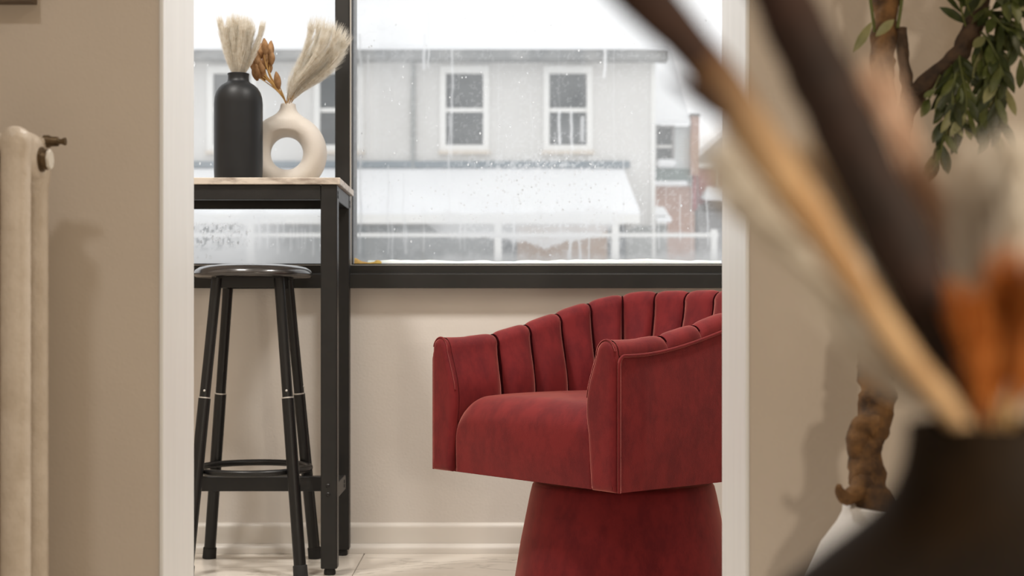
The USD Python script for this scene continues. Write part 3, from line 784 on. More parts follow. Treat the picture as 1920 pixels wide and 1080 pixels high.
# ------------------------------------------------------------------ dried plumes
def plume_strands(path, r, n, ln, width, start=0.15, spread=0.25, seed=0, droop=0.0, soft=0.3):
    """feathery strands leaving a stem: path base to tip; ln strand length; r radius of the brush at its widest"""
    q = np.random.default_rng(seed)
    P = spline(path, 60)
    Tn = np.gradient(P, axis=0); Tn /= np.linalg.norm(Tn, axis=1, keepdims=True)
    S_, Wd = [], []
    for _ in range(n):
        s = start + (1 - start) * q.random() ** 0.9
        s = min(s, 0.93)
        i = int(s * 59)
        t = Tn[i]
        a = q.normal(size=3); a -= t * (a @ t); a /= np.linalg.norm(a)
        L_ = ln * (0.55 + 0.6 * q.random()) * (1.0 if s < .7 else 1 - 0.8 * (s - .7))
        sp = spread * (0.35 + 0.9 * q.random())
        pts = []
        off = r * (0.15 + 0.85 * q.random())
        for u in (0, 0.3, 0.65, 1.0):
            env = off * (1 - (1 - u) ** 2)
            pts.append(P[i] + t * (L_ * u) + a * env + a * sp * L_ * u * 0.25 + np.array([0, 0, -droop * L_ * u * u]) + q.normal(size=3) * ln * 0.012 * u)
        S_.append(np.array(pts))
        Wd.append(np.array([width, width, width * 0.75, width * 0.2]))
    return S_, Wd

def plume(name, label, path, r, n, ln, width, pm, stem_r, sm, group=None, stem_from=0, seed=0, start=0.15, spread=0.25, droop=0.0, catg='dried plume'):
    path = np.asarray(path, float)
    t = Thing(name, label, catg, path[0], group=group)
    P = spline(path, 24)
    t.part('stem', tube(P[:22], np.linspace(stem_r, stem_r * 0.5, 22), 7), sm, world=True, smooth=60)
    s_, w_ = plume_strands(path, r, n, ln, width, start, spread, seed, droop)
    t.curves('plume', s_, w_, pm, world=True)
    return t

# brush in the charcoal bottle vase
g1 = 'cream plumes in the charcoal bottle vase'
lab1 = 'cream feathery dried plume packed upright in the charcoal bottle vase'
tops = [(414, 38, 3.60), (424, 50, 3.58), (433, 36, 3.62), (441, 34, 3.57), (450, 36, 3.60), (459, 37, 3.64), (466, 42, 3.58), (445, 44, 3.65), (455, 48, 3.56), (471, 52, 3.62), (490, 46, 3.60)]
for k, (tx, ty, td) in enumerate(tops):
    fx_ = 0.32 * (tx - 447)
    base = np.array([dv[0] + (tx - 447) * 0.10 * 3.6 / F, dv[1] + 0.2 * (td - 3.6), TH + 0.10])
    nk = np.array([dv[0] + np.clip(fx_, -12, 12) * 3.6 / F, dv[1] + 0.25 * (td - 3.6), TH + 0.274])
    tip = at(tx, ty + 5, td)
    mid = nk * 0.5 + tip * 0.5 + np.array([(tx - 447) * 0.00010, 0, 0])
    lab = lab1
    if tx == 414: lab = 'cream dried plume leaning out furthest left of the charcoal bottle vase'
    if tx == 490: lab = 'cream dried plume leaning right, apart from the brush in the charcoal bottle vase'
    plume('pampas_plume', lab, [base, nk, mid, tip], 0.011 if tx not in (414, 490) else 0.0075, 750, 0.052, 0.0005, M['plume'], 0.0012, M['straw'], group=g1 if lab == lab1 else None, seed=100 + k, start=0.57)

# sheaf leaning right from the ring vase
g2 = 'cream plumes in the ring vase'
nkz = TH + zc + 0.131
neck = np.array([RV[0] + 0.003, RV[1], nkz])
tops = [(586, 44, 3.70), (600, 42, 3.74), (611, 46, 3.69), (622, 46, 3.72), (632, 54, 3.68), (641, 60, 3.73), (647, 74, 3.70), (640, 84, 3.74), (628, 96, 3.69), (606, 68, 3.66), (595, 92, 3.70)]
for k, (tx, ty, td) in enumerate(tops):
    base = neck + np.array([-0.002 - 0.0005 * (k % 3), 0.15 * (td - 3.7) * .3, -0.05])
    nk = neck + np.array([0.001 + 0.007 * (tx - 615) / 35, 0.2 * (td - 3.7), 0.001])
    tip = at(tx - 4, ty + 10, td)
    mid = nk * 0.52 + tip * 0.48 + np.array([0.004 + 0.004 * (k % 3 - 1), 0, -0.004])
    lab = 'cream feathery dried plume in the sheaf leaning right from the ring vase'
    if k == 0: lab = 'cream dried plume on the upper left edge of the sheaf in the ring vase'
    plume('pampas_plume', lab, [base, nk, mid, tip], 0.0115, 800, 0.062, 0.0005, M['plume'], 0.0012, M['straw'], group=g2 if k else None, seed=200 + k, start=0.26)

# rust-brown seed heads leaning left from the ring vase
heads = [(497, 92, 484, 22), (507, 98, 496, 24), (489, 100, 484, 22), (483, 112, 480, 22), (477, 128, 470, 22), (484, 138, 475, 20), (509, 112, 512, 20), (498, 118, 496, 24), (486, 122, 486, 22), (505, 128, 505, 18), (491, 134, 480, 20), (480, 142, 470, 20), (494, 144, 488, 16), (521, 156, 517, 24)]
for k, (hx, hy, _, hl) in enumerate(heads):
    d = 3.70 + 0.012 * ((k * 7) % 5 - 2)
    c = at(hx, hy, d)
    nk = neck + np.array([-0.006 + 0.0008 * (k % 4), -0.003 + 0.0015 * (k % 5), 0.0])
    base = nk + np.array([0.003, 0.0, -0.05])
    via = at(519 - (k % 4) * 1.5, 162 + (k % 3) * 2, 3.712) if k < 13 else at(531, 178, 3.712)
    lab = 'rust-brown dried seed head bunched at the left of the ring vase'
    if k == 13: lab = 'small single rust-brown seed head low on the stems in the ring vase'
    t = Thing('seed_head_stem', lab, 'dried flower', base, group='rust-brown seed heads in the ring vase' if k < 13 else None)
    path = spline([base, nk, via, c], 26)
    t.part('stem', tube(path, 0.0015, 6), M['straw'], world=True, smooth=60)
    dr = path[-1] - path[-5]; dr /= np.linalg.norm(dr)
    dr = dr * 0.45 + np.array([-0.10 + 0.07 * (k % 3), 0, 0.9]); dr /= np.linalg.norm(dr)
    hlm = hl * d / F * 1.4
    u = np.linspace(0, 1, 14)
    core = c + dr[None] * ((u - 0.35) * hlm)[:, None]
    t.part('seed_head', tube(core, 0.0092 * np.sin(np.pi * np.clip(u * 0.94 + 0.05, 0, 1)) ** 0.75 + 0.0003, 10), M['bunny'], world=True, smooth=60)
    s_, w_ = plume_strands(core[::3], 0.0035, 120, 0.010, 0.0005, 0.0, 0.5, 300 + k)
    t.curves('bristles', s_, w_, M['bunny'], world=True, kind='stuff')

# ------------------------------------------------------------------ radiator
RX, RY0, RY1 = -0.6185, 1.842, 1.918
rad = Thing('radiator', 'old cast-iron column radiator with chipped cream paint against the wall', 'radiator', (RX - 0.05, 1.88, 0))
RT = 0.842
def f_sec(G):
    a = seg(G, (0, RY0, 0.05), (0, RY0, 0.860), 0.0188)
    b = seg(G, (0, RY1, 0.05), (0, RY1, 0.832), 0.0180)
    hubs = []
    for z in (RT, 0.085):
        h = np.minimum(0.0255 - np.sqrt((G[..., 1] - 1.88) ** 2 + (G[..., 2] - z) ** 2), 0.0205 - np.abs(G[..., 0]))
        hubs.append(h)
    t1 = seg(G, (0, RY0 - 0.002, 0.861), (0, 1.902, 0.861), 0.0182)
    t2 = seg(G, (0, 1.880, 0.835), (0, RY1, 0.828), 0.0180)
    t3 = seg(G, (0, RY0, 0.07), (0, RY1, 0.07), 0.016)
    ft1 = seg(G, (0, RY0, 0.014), (0, RY0, 0.06), 0.014, 0.017)
    ft2 = seg(G, (0, RY1, 0.014), (0, RY1, 0.06), 0.014, 0.017)
    d = smax(smax(a, t1, 0.010), smax(b, t2, 0.012), 0.012)
    d = smax(smax(d, t3, 0.01), np.maximum(hubs[0], hubs[1]), 0.004)
    return np.minimum(smax(d, np.maximum(ft1, ft2), 0.01), G[..., 2] - 0.0008)
sec = level(f_sec, [-0.03, 1.81, -0.006], [0.03, 1.95, 0.89], 0.0052)
trimesh.smoothing.filter_taubin(sec, iterations=6)
p = sec.vertices
sec.vertices = p + sec.vertex_normals * (0.0011 * (meshkit.fbm(p * 90, 3, 5) - 0.5))[:, None]
for k in range(3):
    s2 = sec.copy(); s2.apply_translation([RX - 0.0415 * k, 0, 0])
    rad.part('section', s2, M['radiator'], world=True, smooth=True)
def xl(prof, c, n=28):
    """a lathe about an axis along +x from c"""
    m = lathe(prof, n)
    m.apply_transform(trimesh.transformations.rotation_matrix(math.pi / 2, [0, 1, 0]))
    m.apply_translation(c)
    return m
pg = rad.part('plug', xl([(0, 0), (0.0165, 0), (0.0165, 0.003), (0.0135, 0.0035), (0.0135, 0.0105), (0, 0.0105)], (RX + 0.0203, 1.88, RT)), M['brass'], world=True, label='dark brown end plug')
c = xl([(0, 0), (0.0138, 0), (0.0138, 0.0025), (0.0125, 0.0035), (0, 0.0036)], (RX + 0.0308, 1.88, RT), 8); c.vertices -= rad.loc
sub(pg, 'plug_face', c, M['plug_face'], label='pale painted face of the plug')
rad.part('bleed_valve', xl([(0, -0.010), (0.0085, -0.010), (0.0085, -0.003), (0.0068, 0.0), (0.0064, 0.009), (0.0038, 0.0105), (0.0034, 0.0135), (0.0052, 0.0175), (0.0052, 0.0195), (0, 0.0195)], (RX + 0.0265, 1.905, 0.869)), M['brass'], world=True, smooth=35, label='small dark brass bleed valve')
# boss that carries the valve
rad.part('valve_boss', tube([(RX + 0.004, 1.900, 0.853), (RX + 0.012, 1.904, 0.866), (RX + 0.019, 1.905, 0.869)], 0.0088, 12), M['radiator'], world=True, smooth=50)

# picture on the wall, its lower right corner showing
px1, pz0 = at(66, 0, 1.99)[0], at(66, 2, 1.975)[2]
pic = Thing('picture_frame', 'corner of a dark wooden picture frame at the top left of the wall', 'picture', (px1 - 0.2, 1.985, pz0))
pic.part('frame', poly_face(sg.box(px1 - 0.42, pz0, px1, pz0 + 0.55).difference(sg.box(px1 - 0.395, pz0 + 0.025, px1 - 0.025, pz0 + 0.525)), 1.974, 1.9985), M['picture_frame'], world=True)
pic.part('print', box(px1 - 0.396, px1 - 0.024, 1.985, 1.994, pz0 + 0.024, pz0 + 0.526), M['picture_paper'], world=True)

# ------------------------------------------------------------------ olive tree in a pale planter
OD = 1.84
plc = np.array([(1702 - VX) * 1.80 / F, 1.80, 0])
pot = Thing('planter', 'rounded pale planter behind the blurred dark vase', 'planter', plc)
k = 1.8 / F
P = [(0, 0.0008), (0.088, 0.0008), (0.100, 0.01), (0.135, 0.07), (0.152, 0.15), (0.150, 0.22), (0.134, 0.29), (0.108, 0.345), (0.088, 0.372), (0.081, 0.386), (0.080, 0.394), (0.075, 0.396), (0.072, 0.390), (0.074, 0.372), (0.09, 0.34), (0.11, 0.29), (0.09, 0.28), (0, 0.28)]
pot.part('body', lathe(P, 72), M['planter'], smooth=50)
sl = lathe([(0.086, 0.350), (0.05, 0.358), (0, 0.36)], 40)
pot.part('soil', sl, M['soil'], smooth=60)

ol = Thing('olive_tree', 'small olive tree with twisted bark and hanging leafy twigs by the right wall', 'tree', (plc[0], plc[1], 0.355))
def lump(path, rad_, seed, amp, n=16, m=80, twist=7.0):
    P = spline(path, m)
    R = np.interp(np.linspace(0, 1, m), np.linspace(0, 1, len(rad_)), rad_)
    g = tube(P, R, n)
    v = g.vertices.copy()
    a = np.repeat(np.arange(m), n)
    nb = meshkit.fbm(v[:m * n] * 60, 3, seed) - 0.5
    ridg = np.sin(a * 0.55 + 2.0 * meshkit.noise(v[:m * n] * 25, seed + 3) * 6)
    ctr = P[a]
    v[:m * n] = ctr + (v[:m * n] - ctr) * (1 + amp * (1.6 * nb + 0.28 * ridg))[:, None]
    g.vertices = v
    return g
tr = [plc + np.array([-0.02, -0.01, 0.35]), at(1634, 930, 1.80), at(1622, 880, 1.81), at(1624, 830, 1.82), at(1640, 770, 1.84), at(1645, 700, 1.85), at(1655, 560, 1.87), at(1668, 400, 1.87), at(1664, 250, 1.86), at(1654, 120, 1.86), at(1660, 40, 1.86), at(1662, -120, 1.86), at(1668, -330, 1.87)]
ol.part('trunk', lump(tr, [0.024, 0.022, 0.021, 0.0225, 0.0255, 0.020, 0.018, 0.017, 0.016, 0.0155, 0.0165, 0.0165, 0.014, 0.011], 3, 0.35, 18, 150), M['bark'], world=True, smooth=50)
ol.part('root', lump([at(1628, 900, 1.80), at(1606, 922, 1.79), at(1590, 934, 1.78), at(1578, 926, 1.775), at(1574, 910, 1.77)], [0.016, 0.0135, 0.0105, 0.008, 0.004], 9, 0.3, 12, 30), M['bark'], world=True, smooth=50, label='root curling up beside the trunk')
ol.part('knot', lump([at(1640, 800, 1.815), at(1614, 806, 1.812), at(1606, 838, 1.808), at(1608, 872, 1.81)], [0.017, 0.0145, 0.0125, 0.007], 19, 0.3, 12, 30), M['bark'], world=True, smooth=50)
ol.part('branch', lump([at(1665, 420, 1.865), at(1690, 290, 1.855), at(1703, 205, 1.85), at(1740, 155, 1.84), at(1788, 112, 1.83), at(1822, 55, 1.82), at(1845, -20, 1.82), at(1870, -140, 1.83)], [0.011, 0.0105, 0.012, 0.0125, 0.0128, 0.012, 0.011, 0.008], 5, 0.3, 12, 70), M['bark_dark'], world=True, smooth=50)
ol.part('branch', lump([at(1704, 206, 1.85), at(1700, 150, 1.85), at(1693, 100, 1.85), at(1691, 52, 1.85)], [0.0085, 0.008, 0.0075, 0.007], 6, 0.3, 10, 36), M['bark_dark'], world=True, smooth=50)

def leaf_mesh(p, d, up, ln, wd, bend):
    d = d / np.linalg.norm(d)
    s = np.cross(d, up); s /= np.linalg.norm(s) + 1e-9
    n = np.cross(s, d)
    us = np.array([0.0, 0.12, 0.35, 0.6, 0.82, 1.0])
    ws = np.array([0.10, 0.45, 0.90, 1.0, 0.68, 0.05]) * wd / 2
    rows = []
    for u, w in zip(us, ws):
        c = p + d * ln * u + n * (-bend * ln * u * u)
        rows.append([c - s * w + n * w * 0.25, c, c + s * w + n * w * 0.25])
    V = np.array(rows)
    top = grid_mesh(V)
    bot = grid_mesh(V - n * 0.0004)
    bot.invert()
    return cat_([top, bot])

lr = np.random.default_rng(12)
def twig(pts, spacing, ln=(0.026, 0.044), wd=(0.0095, 0.0135), droop=0.5, r=0.0014, end=True):
    P = spline([at(*q) for q in pts], 50)
    tp = ol.part('twig', tube(P[::3], r, 6), M['green_stem'], world=True, smooth=60)
    T_ = np.gradient(P, axis=0); T_ /= np.linalg.norm(T_, axis=1, keepdims=True)
    seglen = np.linalg.norm(np.diff(P, axis=0), axis=1).sum()
    nl = int(seglen / spacing)
    for i in range(1, nl + 1):
        u = i / nl
        k = min(49, int(u * 49))
        side = 1 if i % 2 else -1
        lat = np.array([side, lr.uniform(-0.5, 0.5), 0.0])
        d = T_[k] * lr.uniform(0.5, 0.9) + lat * lr.uniform(0.25, 0.7) + np.array([0, lr.uniform(-0.25, 0.25), -droop * lr.uniform(0.3, 1)])
        if u > 0.97 and end:
            d = T_[k] + np.array([0.1 * side, 0, 0])
        up = np.array([lr.uniform(-0.5, 0.5), -1.0, lr.uniform(0.0, 0.9)])
        m = leaf_mesh(P[k], d, up, lr.uniform(*ln), lr.uniform(*wd), lr.uniform(-0.15, 0.35))
        ol.part('leaf', m, M['leaf'][[0, 0, 1, 1, 2][lr.integers(5)]], world=True, smooth=40)
D2 = 1.80
twig([(1785, 116, 1.825), (1778, 165, 1.80), (1772, 215, 1.79), (1768, 260, 1.79), (1760, 300, 1.79)], 0.0062)
twig([(1800, 100, 1.82), (1806, 150, 1.79), (1812, 195, 1.78), (1806, 235, 1.78)], 0.0068)
twig([(1832, 70, 1.815), (1845, 120, 1.79), (1848, 180, 1.78), (1852, 230, 1.78), (1866, 270, 1.78)], 0.0062)
twig([(1838, 60, 1.81), (1862, 90, 1.78), (1878, 130, 1.77), (1886, 165, 1.77)], 0.0085)
twig([(1850, 20, 1.815), (1872, 40, 1.78), (1890, 55, 1.77), (1915, 62, 1.77)], 0.0075)
twig([(1848, 0, 1.81), (1868, -15, 1.78), (1893, -5, 1.77), (1915, 12, 1.77)], 0.0068, droop=0.3)
twig([(1840, 40, 1.81), (1858, 20, 1.79), (1880, 8, 1.78), (1902, 28, 1.775)], 0.0068, droop=0.4)
twig([(1815, 60, 1.82), (1803, 20, 1.80), (1798, -20, 1.79)], 0.0075, droop=-0.2)
twig([(1795, 110, 1.82), (1790, 150, 1.79), (1786, 190, 1.78), (1790, 225, 1.78)], 0.0068)
twig([(1850, 60, 1.81), (1866, 100, 1.785), (1870, 150, 1.77), (1868, 200, 1.77), (1880, 240, 1.77)], 0.0066)
twig([(1855, 30, 1.81), (1885, 40, 1.79), (1906, 70, 1.77), (1914, 110, 1.77)], 0.0072)
twig([(1858, -10, 1.81), (1886, -30, 1.79), (1916, -20, 1.77), (1938, 8, 1.77)], 0.0068, droop=0.6)
twig([(1765, 135, 1.83), (1752, 165, 1.81), (1742, 185, 1.80)], 0.016)
twig([(1824, 30, 1.81), (1812, 0, 1.79), (1815, -40, 1.79)], 0.008, droop=-0.2)
twig([(1640, 60, 1.845), (1636, 30, 1.84), (1630, -15, 1.84), (1626, -60, 1.84)], 0.030, droop=0.2, r=0.0022)
twig([(1683, 52, 1.845), (1688, 20, 1.845), (1694, -30, 1.84)], 0.030, droop=0.0, r=0.0024, end=False)
for (a, b) in (((1642, 68, 1.83), (1676, 36, 1.82)), ((1634, 42, 1.83), (1606, 92, 1.82))):
    p0, p1 = at(*a), at(*b)
    ol.part('leaf', leaf_mesh(p0, p1 - p0, np.array([0.2, -1, 0.3]), np.linalg.norm(p1 - p0), 0.012, 0.25), M['leaf'][2], world=True, smooth=40)

# ------------------------------------------------------------------ blurred foreground: dark vase with dried stalks
FD = 0.42
kf = FD / F
vc = np.array([(1852 - VX) * kf, FD, 0])
fv = Thing('floor_vase', 'dark brown-black floor vase, large and out of focus in the right foreground', 'vase', vc)
zt = EYE - (790 - VY) * kf
def zr(py, pxl):
    return (max(0.002, (1852 - pxl) * kf), EYE - (py - VY) * kf)
P = [(0, 0.001), (0.055, 0.001), (0.060, 0.006), (0.066, 0.05), (0.076, 0.15), (0.086, 0.27), (0.0885, 0.38), (0.086, 0.44), (0.079, 0.485), (0.068, 0.518)]
P += [zr(1110, 1472), zr(1075, 1518), zr(1040, 1556), zr(1000, 1604), zr(960, 1648), zr(920, 1678), zr(880, 1694), zr(840, 1702), zr(805, 1705), zr(792, 1708), zr(790, 1714), zr(796, 1722), zr(840, 1722), zr(900, 1712), zr(980, 1650), zr(1080, 1530)]
P += [(0.070, 0.50), (0.078, 0.44), (0.08, 0.36), (0.07, 0.15), (0.05, 0.02), (0, 0.012)]
fv.part('body', lathe(P, 96), M['brown_vase'], smooth=60)

def stalk(name, label, pts, radii, m_, seed=0, amp=0.12):
    P = [at(*q) for q in pts]
    t = Thing(name, label, 'dried stalk', P[0])
    t.part('stem', lump(P, radii, seed, amp, 14, 70), m_, world=True, smooth=60)
    return t
# thick dark stalk
stalk('dried_stalk', 'thick dark brown dried stalk, blurred, rising from the foreground vase',
      [(1856, 905, 0.42), (1836, 780, 0.42), (1776, 640, 0.42), (1700, 480, 0.42), (1622, 320, 0.42), (1540, 150, 0.422), (1466, 0, 0.425), (1400, -130, 0.43)],
      [0.0062, 0.0074, 0.0088, 0.0098, 0.0098, 0.0096, 0.0088, 0.007], M['twig_dark'], 2)
# tan stalk reaching furthest left, with a side twig
t = stalk('dried_stalk', 'tan dried stalk with a short dark side twig, reaching furthest left in the foreground',
          [(1846, 905, 0.41), (1800, 790, 0.405), (1716, 690, 0.40), (1610, 540, 0.40), (1506, 385, 0.40), (1410, 245, 0.40), (1330, 130, 0.405), (1255, 40, 0.41), (1165, -40, 0.415)],
          [0.003, 0.0034, 0.0038, 0.0044, 0.0052, 0.006, 0.0066, 0.0064, 0.005], M['twig_tan'], 4)
sw = [at(1402, 212, 0.40), at(1340, 196, 0.40), at(1296, 170, 0.40), at(1256, 148, 0.40)]
t.part('side_twig', lump(sw, [0.0044, 0.0034, 0.0024, 0.0010], 6, 0.1, 12, 30), M['twig_dark'], world=True, smooth=60, label='short dark side twig')
up = [at(1330, 130, 0.404), at(1262, 48, 0.404), at(1188, -22, 0.406), at(1120, -80, 0.408)]
t.part('bark_sheath', lump(up, [0.0040, 0.0070, 0.0078, 0.0058], 8, 0.1, 12, 30), M['twig_dark'], world=True, smooth=60, label='dark bark on the upper end of the stalk')
# plumes and orange stems
def fplume(label, pts, r, n, ln, pm, seed, w=0.0009, start=0.1, spread=0.3):
    P = [at(*q) for q in pts]
    return plume('foreground_plume', label, P, r, n, ln, w, pm, 0.0009, M['straw'], seed=seed, start=start, spread=spread)
fplume('pale cream plume, blurred, lowest left below the tan stalk in the foreground', [(1840, 890, 0.43), (1770, 790, 0.43), (1690, 680, 0.43), (1600, 550, 0.43), (1500, 430, 0.43), (1425, 330, 0.43)], 0.0125, 1300, 0.034, M['plume_pale'], 400, start=0.22)
fplume('tan plume, blurred, between the tan and the dark stalk in the foreground', [(1846, 890, 0.44), (1800, 780, 0.44), (1722, 640, 0.445), (1640, 500, 0.445), (1550, 350, 0.45)], 0.0095, 1000, 0.030, M['plume_tan'], 401, start=0.2)
fplume('blush plume, blurred, behind the thick dark stalk in the foreground', [(1856, 890, 0.45), (1842, 780, 0.46), (1790, 560, 0.465), (1725, 400, 0.47), (1668, 270, 0.47), (1640, 190, 0.47)], 0.0110, 1100, 0.030, M['plume_pink'], 402, start=0.25)
fplume('bright cream plume, blurred, upright at the right edge of the foreground', [(1866, 890, 0.44), (1864, 780, 0.44), (1868, 640, 0.445), (1872, 520, 0.45), (1880, 400, 0.45)], 0.0165, 1700, 0.034, M['plume_pale'], 403, start=0.36)
fplume('pale plume, blurred, at the right edge below the olive leaves', [(1872, 890, 0.43), (1890, 780, 0.43), (1915, 640, 0.43), (1935, 480, 0.435), (1940, 350, 0.44)], 0.0145, 1500, 0.030, M['plume_pale'], 404, start=0.3)
for k, (pts, lab) in enumerate([
    ([(1852, 900, 0.40), (1850, 780, 0.40), (1840, 720, 0.40), (1828, 665, 0.40)], 'short orange dried spray, blurred, just right of the dark stalk in the foreground vase'),
    ([(1862, 900, 0.41), (1872, 780, 0.41), (1878, 670, 0.41), (1880, 575, 0.41)], 'short orange dried spray, blurred, in the middle of the foreground vase mouth'),
    ([(1870, 900, 0.40), (1900, 780, 0.40), (1925, 680, 0.40), (1945, 590, 0.40)], 'orange dried spray, blurred, leaning right out of the foreground vase')]):
    fplume(lab, pts, 0.0052, 260, 0.028, M['plume_orange'], 410 + k, start=0.42)

# ------------------------------------------------------------------ the street: snow, houses across
gx = np.linspace(-60, 60, 40)
gy = np.r_[4.15, 6, 12, 18, 22, 25, 40, 60, 90]
gz = np.r_[-0.35, -0.35, -0.35, -0.2, 0.4, 1.0, 1.2, 1.6, 2.0]
V = np.stack(list(np.meshgrid(gx, gy, indexing='ij')) + [np.broadcast_to(gz, (40, 9))], -1)
V[..., 2] += 0.08 * meshkit.noise(V * 0.3, 4)
gm = grid_mesh(V)
if gm.face_normals[0][2] < 0: gm.invert()
path = numbered('/World', 'snowy_ground')
usdkit.mesh(stage, path, gm, M['snow'], smooth=True)
tag(stage.GetPrimAtPath(path), 'snow-covered ground of the street outside the window', 'snow', kind='stuff')

BD = 30.0
kb = BD / F
bx = lambda px, d=BD: (px - VX) * d / F
bz = lambda py, d=BD: EYE - (py - VY) * d / F
bl = Thing('town_house', 'pale stucco two-storey house with snowy roof, porch and sash windows across the street', 'house', (bx(900), BD, 1.0))
WINS = [(435, 204), (635, 204), (871, 204), (1065, 204)]
X0, X1, ZT, ZM = bx(-160), bx(1226), bz(100), bz(306)
wall = sg.box(X0, 0.9, X1, ZT)
for cx, cy in WINS:
    wall = wall.difference(sg.box(bx(cx - 38), bz(276), bx(cx + 38), bz(134)))
bl.part('front_wall', poly_face(wall, BD, BD + 0.3), M['stucco'], world=True, smooth=False)
bl.part('side_wall', box(X1 - 0.3, X1, BD + 0.3, BD + 9, 0.9, ZT), M['stucco'], world=True)
bl.part('side_wall', box(X0, X0 + 0.3, BD + 0.3, BD + 9, 0.9, ZT), M['stucco'], world=True)
bl.part('corner_trim', box(X1 - 0.06, X1 + 0.03, BD - 0.03, BD + 0.1, 0.9, bz(120)), M['ext_trim'], world=True)
for cx, cy in WINS:
    o = sg.box(bx(cx - 46), bz(284), bx(cx + 46), bz(124)).difference(sg.box(bx(cx - 35), bz(272), bx(cx + 35), bz(138)))
    w = bl.part('window', poly_face(o, BD - 0.05, BD + 0.12), M['ext_trim'], world=True, smooth=False)
    for a, b in ((138, 202), (210, 272)):
        g = box(bx(cx - 35), bx(cx + 35), BD + 0.07, BD + 0.09, bz(b), bz(a)); g.vertices -= bl.loc
        sub(w, 'pane', g, M['ext_glass'])
    g = box(bx(cx - 35), bx(cx + 35), BD + 0.02, BD + 0.10, bz(210), bz(202)); g.vertices -= bl.loc
    sub(w, 'meeting_rail', g, M['ext_trim'])
    g = box(bx(cx - 49), bx(cx + 49), BD - 0.12, BD + 0.02, bz(290), bz(284)); g.vertices -= bl.loc
    sub(w, 'sill', g, M['ext_sill'])
# eaves and snowy roof
EO = 0.45
ke = (BD - EO) / F
XE = (1254 - VX) * ke
bl.part('eave', box(X0 - 0.3, XE, BD - EO, BD + 0.05, EYE + (600 - 110) * ke, EYE + (600 - 93) * ke), M['gutter'], world=True)
zr0 = EYE + (600 - 93) * ke
rf = sg.Polygon([(BD - EO - 0.03, zr0), (BD + 4.6, zr0 + 3.3), (BD + 9.3, zr0), (BD + 9.3, zr0 + 0.14), (BD + 4.6, zr0 + 3.46), (BD - EO - 0.03, zr0 + 0.10)])
bl.part('roof', moulding(list(rf.exterior.coords)[:-1], X0 - 0.3, XE + 0.02), M['snow'], world=True, smooth=False, label='roof under snow')
bl.part('gable', moulding([(BD + 0.3, ZT), (BD + 4.6, ZT + 3.1), (BD + 8.9, ZT)], X1 - 0.3, X1), M['stucco'], world=True, smooth=False)
bl.part('downpipe', tube([(bx(775), BD - 0.06, bz(118)), (bx(775), BD - 0.06, bz(318))], 0.045, 10), M['ext_grey'], world=True)
# porch roof with snow
PD = 27.8
kp = PD / F
z_w, z_f = bz(314), EYE + (600 - 396) * kp
xa, xb0, xb1 = bx(-160), bx(1168), (1200 - VX) * kp
top_ = np.array([[xa, BD, z_w], [xb0, BD, z_w], [xb1, PD, z_f], [xa, PD, z_f]])
V8 = np.vstack([top_, top_ - [0, 0, 0.14]])
hull = trimesh.Trimesh(V8).convex_hull
bl.part('porch_roof', hull, M['snow'], world=True, smooth=False, label='porch roof under snow')
bl.part('flashing', box(xa, bx(1180), BD - 0.10, BD + 0.02, bz(315), bz(303)), M['flashing'], world=True)
bl.part('fascia', box(xa, xb1, PD - 0.02, PD + 0.12, EYE + (600 - 419) * kp, EYE + (600 - 402) * kp), M['ext_trim'], world=True)
bl.part('fascia', box(xb1 - 0.1, xb1, PD + 0.12, BD, EYE + (600 - 419) * kp, EYE + (600 - 402) * kp), M['ext_trim'], world=True)
for px in (470, 935, 1155):
    bl.part('porch_post', box((px - 8 - VX) * kp, (px + 6 - VX) * kp, PD + 0.0, PD + 0.14, 0.95, EYE + (600 - 419) * kp), M['ext_trim'], world=True)
bl.part('railing', box(xa, (1348 - VX) * kp, PD + 0.02, PD + 0.11, EYE + (600 - 444) * kp, EYE + (600 - 437) * kp), M['ext_trim'], world=True, label='white porch railing')
bl.part('railing_post', box((1334 - VX) * kp, (1345 - VX) * kp, PD + 0.0, PD + 0.12, 0.95, EYE + (600 - 430) * kp), M['ext_trim'], world=True)
# ground floor front, behind the porch
for x0, x1, m_, n_ in ((100, 925, 'grey_glass', 'storefront_window'), (927, 968, 'ext_dark', 'door'), (970, 1138, 'orange_brick', 'brick_wall'), (1140, 1172, 'ext_dark', 'door'), (1174, 1222, 'ext_grey', 'door')):
    bl.part(n_, box(bx(x0), bx(x1), BD - 0.06, BD + 0.02, 0.92, bz(424)), M[m_], world=True)
bl.part('storefront_mullion', box(bx(790), bx(796), BD - 0.09, BD - 0.05, 0.92, bz(424)), M['ext_grey'], world=True)

# house with white clapboards and a brick chimney
HD = 34.0
hx, hz = (lambda px: bx(px, HD)), (lambda py: bz(py, HD))
hb = Thing('clapboard_house', 'house with white clapboards, snowy roof and tall brick chimney beyond the stucco house', 'house', (hx(1240), HD, 1.1))
hb.part('wall', box(hx(1120), hx(1297), HD + 0.02, HD + 6, 1.0, hz(236)), M['siding'], world=True)
boards = []
n_b = 16
for i in range(n_b):
    za, zb = hz(316) + (hz(238) - hz(316)) * i / n_b, hz(316) + (hz(238) - hz(316)) * (i + 1) / n_b
    b = box(hx(1120), hx(1297), HD - 0.02, HD + 0.02, za, zb - 0.004)
    b.vertices[:, 1] -= np.where(b.vertices[:, 2] < (za + zb) / 2, 0.035, 0)
    boards.append(b)
    hb.part('clapboard', b, M['siding'], world=True, smooth=False)
o = sg.box(hx(1226), hz(312), hx(1264), hz(236)).difference(sg.box(hx(1231), hz(304), hx(1259), hz(240)))
w = hb.part('window', poly_face(o, HD - 0.1, HD - 0.02), M['grey_shingle'], world=True, smooth=False)
